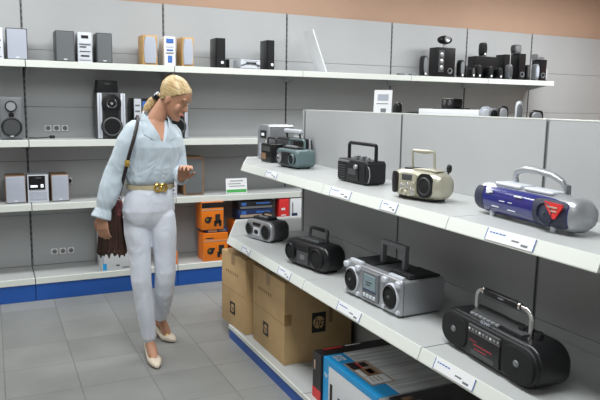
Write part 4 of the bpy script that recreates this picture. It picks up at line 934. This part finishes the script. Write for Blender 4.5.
def hand(mb, wrist, D, N, side, curls, spread=1.0, sc=1.0, thumb=(.6, .3)):
    """D: along the palm, N: out of the palm, side: +1 if the thumb leaves towards D x N"""
    D = D.normalized(); N = (N - D * N.dot(D)).normalized(); T = D.cross(N) * side
    def P(a, b, c): return wrist + (D * a + T * b + N * c) * sc
    mb.loft([[tuple(P(a, b * w_, c)) for b, c in ((1, -.004), (.8, .010), (0, .013), (-.8, .010), (-1, -.002), (-.8, -.011), (0, -.013), (.8, -.011))] for a, w_ in ((-.01, .024), (.02, .032), (.055, .040), (.085, .038))], M_skin)
    for k, (off, ln, r0) in enumerate(((.029, .070, .0088), (.010, .080, .0092), (-.010, .074, .0088), (-.028, .058, .0078))):
        c1, c2, c3 = curls[k]; p = P(.068, off, 0); pts = [p]; ang = 0; fan = off * 2.2 * spread
        q = P(.085, off * 1.04, 0); pts.append(q)
        for seg, cc in ((.46, c1), (.30, c2), (.24, c3)):
            ang += cc; d = D * math.cos(ang) + N * math.sin(ang) + T * fan; d.normalize(); q = q + d * ln * seg * sc; pts.append(q)
        mb.tube([tuple(x) for x in pts], [r0 * 1.05 * sc, r0 * 1.05 * sc, r0 * sc, r0 * .92 * sc, r0 * .75 * sc], M_skin, 10, round_ends=True)
    p = P(.012, .018, .002); a = P(.038, .040 + .008 * thumb[0], .010 + .01 * thumb[1]); b = P(.068, .050 + .012 * thumb[0], .016 + .03 * thumb[1]); c = P(.092, .050 + .010 * thumb[0], .022 + .045 * thumb[1])
    mb.tube([tuple(p), tuple(a), tuple(b), tuple(c)], [.014 * sc, .0125 * sc, .0105 * sc, .0085 * sc], M_skin, 10, round_ends=True)
hand(body, WR_R + Vector((-.003, -.006, -.012)), Vector((.06, -.06, -1)), Vector((.45, .9, 0)), -1, ((.35, .5, .4), (.30, .45, .35), (.25, .4, .3), (.2, .35, .3)), 1.3, .98, (.8, .2))
hand(body, WR_L + Vector((.0, -.006, .002)), Vector((.16, -.38, .62)), Vector((.0, -.9, -.5)), 1, ((.5, .7, .5), (.6, .8, .5), (.7, .8, .5), (.8, .8, .5)), 1.0, .95, (.4, .5))
# legs and feet
HPR, KNR, ANR = Vector((-.100, .0, .90)), Vector((-.084, -.035, .50)), Vector((-.040, .0, .095))
HPL, KNL, ANL = Vector((.045, .0, .90)), Vector((.052, .010, .50)), Vector((.022, .305, .135))
body.tube([HPR, HPR.lerp(KNR, .5), KNR, KNR.lerp(ANR, .3), KNR.lerp(ANR, .75), ANR], [.062, .056, .046, .044, .032, .029], M_skin, 18, round_ends=True)
body.tube([HPL, HPL.lerp(KNL, .5), (.057, .004, .49), (.052, .030, .41), (.038, .135, .27), (.025, .262, .168), ANL], [.062, .056, .046, .044, .038, .031, .029], M_skin, 18, round_ends=True)
def foot_path(an, toe, lift):
    d = Vector((toe.x - an.x, toe.y - an.y, 0)).normalized()
    return d
def foot(mb, an, toe, heelz):
    d = foot_path(an, toe, heelz)
    heel = Vector((an.x, an.y, heelz + .028)) - d * .028
    mb.tube([tuple(heel), tuple(Vector((an.x, an.y, heelz + .045)) + d * .03), tuple(heel.lerp(toe, .62) + Vector((0, 0, .012))), tuple(toe - d * .03 + Vector((0, 0, .008)))], [.026, .031, .030, .018], M_skin, 16, round_ends=True)
    mb.tube([tuple(an), tuple(Vector((an.x, an.y, heelz + .035)))], [.028, .027], M_skin, 14)
TOER, TOEL = Vector((-.002, -.195, .018)), Vector((.100, .215, .018))
foot(body, ANR, TOER, .032); foot(body, ANL, TOEL, .070)
BODY = finish(body, 'body', WO, .0045, 2)

nt = M_hair.node_tree; tc = nt.nodes.new('ShaderNodeTexCoord'); cb = nt.nodes.new('ShaderNodeCombineXYZ')
for i_, (v_, k_) in enumerate(((Uf, 170), (Lf, 110), (Ff, 14))):
    dn = nt.nodes.new('ShaderNodeVectorMath'); dn.operation = 'DOT_PRODUCT'; dn.inputs[1].default_value = v_ * k_
    nt.links.new(tc.outputs['Object'], dn.inputs[0]); nt.links.new(dn.outputs['Value'], cb.inputs[i_])
nz = nt.nodes.new('ShaderNodeTexNoise'); nz.inputs['Scale'].default_value = 1; nt.links.new(cb.outputs[0], nz.inputs['Vector'])
cr = nt.nodes.new('ShaderNodeValToRGB'); cr.color_ramp.elements[0].position = .35; cr.color_ramp.elements[0].color = (.33, .22, .09, 1); cr.color_ramp.elements[1].position = .65; cr.color_ramp.elements[1].color = (.66, .50, .27, 1)
bq = nt.nodes.new('ShaderNodeBump'); bq.inputs['Strength'].default_value = .5; bq.inputs['Distance'].default_value = .004; bs_ = nt.nodes['Principled BSDF']
nt.links.new(nz.outputs['Fac'], cr.inputs['Fac']); nt.links.new(cr.outputs['Color'], bs_.inputs['Base Color']); nt.links.new(nz.outputs['Fac'], bq.inputs['Height']); nt.links.new(bq.outputs['Normal'], bs_.inputs['Normal'])

# face details
fd = MB(); fd.T = HT.copy()
for s_ in (-1, 1):
    m = MB(); m.T = HT.copy(); m.tube([(s_ * .018, -.0865, -.002), (s_ * .032, -.0875, -.006), (s_ * .046, -.078, -.002)], [.0022, .0036, .0020], M_dwood, 8); m.build('eye', WO)
    m = MB(); m.T = HT.copy(); m.tube([(s_ * .014, -.094, .022), (s_ * .032, -.094, .029), (s_ * .050, -.083, .024)], [.0024, .0030, .0018], M_dwood, 8); m.build('eyebrow', WO)
m = MB(); m.T = HT.copy(); m.tube([(-.022, -.093, -.064), (-.010, -.099, -.061), (0, -.100, -.063), (.010, -.099, -.061), (.022, -.093, -.064)], [.002, .0048, .0052, .0048, .002], M_lips, 8); m.build('lips', WO)

# hair
hair = MB(); hair.T = HT.copy()
hp_ = []
for z, w_, f, b in PROF:
    hp_.append((z, w_ + .008, f - .004, b + .011))
def hair_front(z, a):      # pulls the hair back off the face below the hairline
    return z
n = 40; rings = []
for k in range(20):
    z = -.075 + (.198) * k / 19
    def itp(z):
        for q in range(len(hp_) - 1):
            if hp_[q][0] <= z <= hp_[q + 1][0]:
                t_ = (z - hp_[q][0]) / (hp_[q + 1][0] - hp_[q][0]); return [hp_[q][j] + (hp_[q + 1][j] - hp_[q][j]) * t_ for j in range(4)]
        return hp_[-1] if z > 0 else hp_[0]
    zz_, w_, f, b = itp(min(z, .1139)); sc_ = 1.0 if z < .108 else max(.15, math.sqrt(max(0, 1 - ((z - .100) / .026) ** 2)))
    lim = -.086 + (max(0, .078 - z)) * 1.10            # front limit of the hair (y), moves back going down
    ring = []
    for i in range(n):
        a = 2 * PI * i / n; ca, sa = math.cos(a), math.sin(a); e = 2.2
        c = (f + b) / 2; y = c + (b - f) / 2 * math.copysign(abs(sa) ** (2 / e), sa); x = w_ * math.copysign(abs(ca) ** (2 / e), ca)
        if z < .078: y = max(y, lim)
        ring.append((x * sc_, c + (y - c) * sc_, z))
    rings.append(ring)
hair.loft(rings, M_hair)
hair.ellipsoid((0, .02, .070), (.068, .082, .056), M_hair)
HAIR = finish(hair, 'hair', WO, .005, 3)
CLIP = HT @ Vector((0, .100, -.058))
pt = MB(); pt.tube([CLIP + Vector((.012, 0, .004)), CLIP, CLIP + Vector((-.028, .012, -.024)), CLIP + Vector((-.058, .018, -.062)), CLIP + Vector((-.088, .020, -.104))], [.020, .018, .027, .025, .008], M_hair, 16, round_ends=True, flat=.8)
finish(pt, 'ponytail', WO, .004, 2)
m = MB(); m.tube([CLIP + Vector((.006, 0, .010)), CLIP + Vector((-.010, .003, -.014))], [.026, .026], M_black, 18); m.tube([CLIP + Vector((.004, -.012, .024)), CLIP + Vector((-.012, -.012, .010))], .008, M_lsilver, 10, round_ends=True)
m.build('hair_clip', WO)

# shirt
sh = MB()
sh.loft([ering((-.018, .0, 1.089), .136, .098), ering((-.016, .0, 1.108), .146, .110), ering((-.008, .0, 1.16), .148, .118), ering((.004, .0, 1.24), .150, .118), ering((.010, -.004, 1.31), .155, .122),
         ering((.008, .0, 1.37), .160, .112), ering((.003, .010, 1.415), .142, .090), ering((.000, .022, 1.450), .105, .072), ering((.000, .034, 1.478), .066, .060), ering((.002, .036, 1.488), .060, .055)], M_shirt)
sh.tube([SH_R + Vector((.02, .01, .005)), SH_R.lerp(EL_R, .25), SH_R.lerp(EL_R, .6), EL_R, EL_R.lerp(WR_R, .35), EL_R.lerp(WR_R, .70), EL_R.lerp(WR_R, .86), EL_R.lerp(WR_R, .90)], [.066, .066, .060, .064, .064, .056, .044, .040], M_shirt, 20, round_ends=True)
cu = EL_R.lerp(WR_R, .88); dd = (WR_R - EL_R).normalized()
sh.tube([cu, cu + dd * .012, cu + dd * .055, cu + dd * .060], [.044, .050, .060, .056], M_shirt, 20, flat=.85)
sh.tube([SH_L + Vector((-.02, -.01, .0)), SH_L.lerp(EL_L, .4), EL_L + Vector((0, 0, .02)), EL_L.lerp(WR_L, .25), EL_L.lerp(WR_L, .62), EL_L.lerp(WR_L, .75)], [.064, .058, .054, .050, .042, .038], M_shirt, 20, round_ends=True)
sh.tube([WR_L + Vector((0, .045, -.002)), WR_L + Vector((0, .012, 0))], [.040, .042], M_shirt, 18)
# front opening: V wedge in front of the chest
c0 = Vector((.0, .0, 0))
def onchest(l, f, z): return tuple(Vector((.006, .01, z)) + lt * l + fw * f)
vb = 1.330
cut = MB(); cut.loft([[onchest(0.004, .35, vb - .01), onchest(.085, .35, 1.53), onchest(-.075, .35, 1.53)], [onchest(0.004, .045, vb - .01), onchest(.085, -.02, 1.53), onchest(-.075, -.02, 1.53)]], M_skin)
SHIRT = finish(sh, 'shirt', WO, .005, 5, cut=[cut])
# collar
def strip(name, pairs, th, m, parent):
    mb = MB(); n = len(pairs); V_ = []
    A = [Vector(p[0]) for p in pairs]; B_ = [Vector(p[1]) for p in pairs]; rings = []
    for i in range(n):
        t_ = A[min(i + 1, n - 1)] - A[max(i - 1, 0)]; nn = t_.cross(B_[i] - A[i]).normalized() * th
        rings.append([tuple(A[i] - nn), tuple(B_[i] - nn), tuple(B_[i] + nn), tuple(A[i] + nn)])
    mb.loft(rings, m); return mb.build(name, parent, ang=50)
for s_ in (-1, 1):
    strip('collar', [(onchest(s_ * .006 + .004, .124, vb - .004), onchest(s_ * .016 + .004, .124, vb + .002)), (onchest(s_ * .026 + .004, .124, 1.388), onchest(s_ * .068 + .004, .120, 1.362)), (onchest(s_ * .048 + .003, .108, 1.430), onchest(s_ * .100, .098, 1.385)),
        (onchest(s_ * .064, .064, 1.482), onchest(s_ * .098, .058, 1.432)), (onchest(s_ * .066, .010, 1.508), onchest(s_ * .092, .010, 1.462)), (onchest(s_ * .045, -.048, 1.518), onchest(s_ * .060, -.068, 1.468)), (onchest(0, -.066, 1.520), onchest(0, -.088, 1.470))], .0028, M_shirt, SHIRT)
for i in range(4):
    z = 1.305 - i * .055; MB().ellipsoid(onchest(.006, .1205 if i < 2 else .116, z), (.0055, .0055, .0055), M_white, 10, 6).build('button', SHIRT)
strip('placket', [(onchest(-.008, .1195, 1.335), onchest(.018, .1195, 1.335)), (onchest(-.008, .121, 1.27), onchest(.018, .121, 1.27)), (onchest(-.010, .117, 1.18), onchest(.016, .117, 1.18)), (onchest(-.014, .104, 1.09), onchest(.010, .104, 1.09))], .0025, M_shirt, SHIRT)

# trousers
tr = MB()
tr.loft([ering((-.018, .0, 1.088), .130, .094), ering((-.020, .0, 1.05), .136, .100), ering((-.028, .004, .99), .152, .110), ering((-.033, .004, .93), .160, .112), ering((-.032, .002, .885), .152, .098), ering((-.030, .0, .85), .135, .080), ering((-.030, .0, .815), .10, .050)], M_trous)
tr.tube([HPR + Vector((-.006, 0, .0)), HPR.lerp(KNR, .28) + Vector((-.006, 0, 0)), HPR.lerp(KNR, .6), KNR, KNR.lerp(ANR, .35), KNR.lerp(ANR, .8), KNR.lerp(ANR, .93)], [.076, .079, .067, .061, .056, .048, .044], M_trous, 24, round_ends=True)
tr.tube([HPL + Vector((.006, 0, .0)), HPL.lerp(KNL, .25) + Vector((.006, 0, 0)), HPL.lerp(KNL, .6) + Vector((.010, -.004, 0)), (.060, -.006, .54), (.057, .004, .48), (.052, .030, .41), (.046, .075, .34), (.038, .135, .27), (.031, .200, .210), (.027, .240, .180)], [.072, .079, .070, .064, .062, .060, .057, .053, .049, .045], M_trous, 24, round_ends=True)
TR = finish(tr, 'trousers', WO, .005, 9)
strip('waistband', [(onchest(-.026 + .134 * math.cos(a) * 1.01, -.008 + .100 * math.sin(a), 1.045), onchest(-.026 + .132 * math.cos(a) * 1.01, -.008 + .098 * math.sin(a), 1.085)) for a in [PI * 2 * i / 30 for i in range(31)]], .003, M_trous, TR)
# belt
bl = strip('belt', [(onchest(-.024 + .143 * math.cos(a) * 1.01, -.008 + .108 * math.sin(a), 1.060), onchest(-.024 + .142 * math.cos(a) * 1.01, -.008 + .108 * math.sin(a), 1.088)) for a in [PI * 2 * i / 36 for i in range(37)]], .003, M_beltc, WO)
for dl in (-.016, .018):
    c = Vector(onchest(-.008 + dl, .107, 1.072)); m = MB(); m.tube([tuple(c + lt * .021 * math.cos(a) + Vector((0, 0, .021 * math.sin(a)))) for a in [2 * PI * i / 20 for i in range(20)]], .0062, M_goldm, 8, closed=True); m.build('buckle_ring', bl)
m = MB(); m.T = Matrix.Translation(Vector(onchest(-.006, .108, 1.072))); m.ellipsoid((0, 0, 0), (.012, .008, .014), M_goldm, 14, 8); m.build('buckle', bl)
# shoes
def shoe(an, toe, heelz):
    d = foot_path(an, toe, heelz); sd = Vector((d.y, -d.x, 0)); heel = Vector((an.x, an.y, 0)) - d * .062; L = (Vector((toe.x, toe.y, 0)) - heel).dot(d) + .030
    mb = MB(); rings = []
    for u, w_, zb, h in ((0, .016, heelz, .030), (.03, .027, heelz, .050), (.12, .032, heelz * .98, .056), (.3, .034, heelz * .75, .040), (.45, .037, heelz * .38, .030), (.6, .041, .004, .034), (.75, .040, .003, .046), (.88, .030, .004, .036), (.96, .018, .006, .024), (1.0, .008, .008, .014)):
        c = heel + d * L * u; ring = []
        for i in range(20):
            a = 2 * PI * i / 20; ca, sa = math.cos(a), math.sin(a); ring.append(tuple(c + sd * w_ * math.copysign(abs(ca) ** .8, ca) + Vector((0, 0, zb + h / 2 + h / 2 * math.copysign(abs(sa) ** .7, sa)))))
        rings.append(ring)
    mb.loft(rings, M_shoe); so = mb.build('shoe', WO, ang=60)
    hc = heel + d * .030; mb = MB(); mb.loft([[tuple(hc + d * a * k + sd * b * k + Vector((0, 0, z))) for a, b in ((-.020, -.018), (.020, -.018), (.020, .018), (-.020, .018))] for z, k in ((.0, .62), (heelz * .5, .7), (heelz + .012, 1.1))], M_shoe); mb.build('heel', so)
    bp_ = heel + d * L * .70; mb = MB(); mb.T = Matrix.Translation(bp_ + Vector((0, 0, .049))); mb.ellipsoid(tuple(sd * .012), (.013, .010, .006), M_goldm, 10, 6); mb.ellipsoid(tuple(-sd * .012), (.013, .010, .006), M_shoe, 10, 6); mb.build('bow', so)
    return so
shoe(ANR, TOER, .028); shoe(ANL, TOEL, .060)

# shoulder bag
BG = thing('shoulder_bag', (0.87, 3.86, 0.0), -math.radians(12.7), 'dark brown gathered leather shoulder bag hanging at the woman\'s hip under her hand', 'bag')
rings = []; nb = 72
for z, rx, ry, fold in ((.990, .030, .022, .0), (.960, .044, .030, .02), (.90, .058, .036, .05), (.84, .068, .040, .09), (.76, .073, .043, .12), (.69, .077, .045, .15), (.655, .078, .045, .17)):
    ring = []
    for i in range(nb):
        a = 2 * PI * i / nb; k = 1 + fold * math.cos(a * 12 + 1.2); zz_ = z + (.012 * math.cos(a * 12) if z < .68 else 0)
        ring.append((-.250 + (.99 - z) * -.02 + rx * k * math.cos(a), .055 + ry * k * math.sin(a), zz_))
    rings.append(ring)
m = MB(); m.loft(rings, M_leather); m.build('bag_body', BG, ang=70)
m = MB()
for i in range(14):
    a = 2 * PI * i / 14; x, y = -.2565 + .072 * math.cos(a), .055 + .041 * math.sin(a); m = MB(); m.tube([(x, y, .668), (x + .001, y, .632 + .012 * (i % 2))], [.013, .004], M_leather, 8, round_ends=True); m.build('fringe', BG)
m = MB(); m.loft([ [(-.215 + a * w_, .055 + b * w_, z) for a, b in ((-.04, -.03), (.03, -.03), (.03, .03), (-.04, .03))] for z, w_ in ((.82, .6), (.90, 1.0), (.97, .9), (1.00, .4))], M_scarf); finish(m, 'bag_top', BG, .006, 4)
m = MB(); m.tube([(-.205 + .016 * math.cos(a), .018, 1.005 + .018 * math.sin(a)) for a in [2 * PI * i / 18 for i in range(18)]], .004, M_chrome, 8, closed=True); m.build('ring', BG)
sp = [(-.205, .020, 1.02), (-.180, -.075, 1.10), (-.158, -.118, 1.18), (-.135, -.140, 1.27), (-.105, -.130, 1.37), (-.090, -.112, 1.432), (-.082, -.062, 1.478), (-.086, .010, 1.490), (-.10, .07, 1.46)]
m = MB(); m.tube(sp, [.010] * 9, M_strap, 8, flat=.5, ref=(1, 0, 0)); m.build('strap', BG)
m = MB(); m.T = Matrix.Translation((-.148, -.134, 1.22)); m.box(-.014, .014, -.004, .004, -.018, .018, M_goldm, .003); m.build('strap_buckle', BG)

# ------------------------------------------------------------------ rest everything a hair above what carries it
for o in list(COL.objects):
    if o.parent is None and o.get('category') and o['category'] not in ('shelving',) and o.location.z > .05 and 'socket' not in o.name: o.location.z += .0005
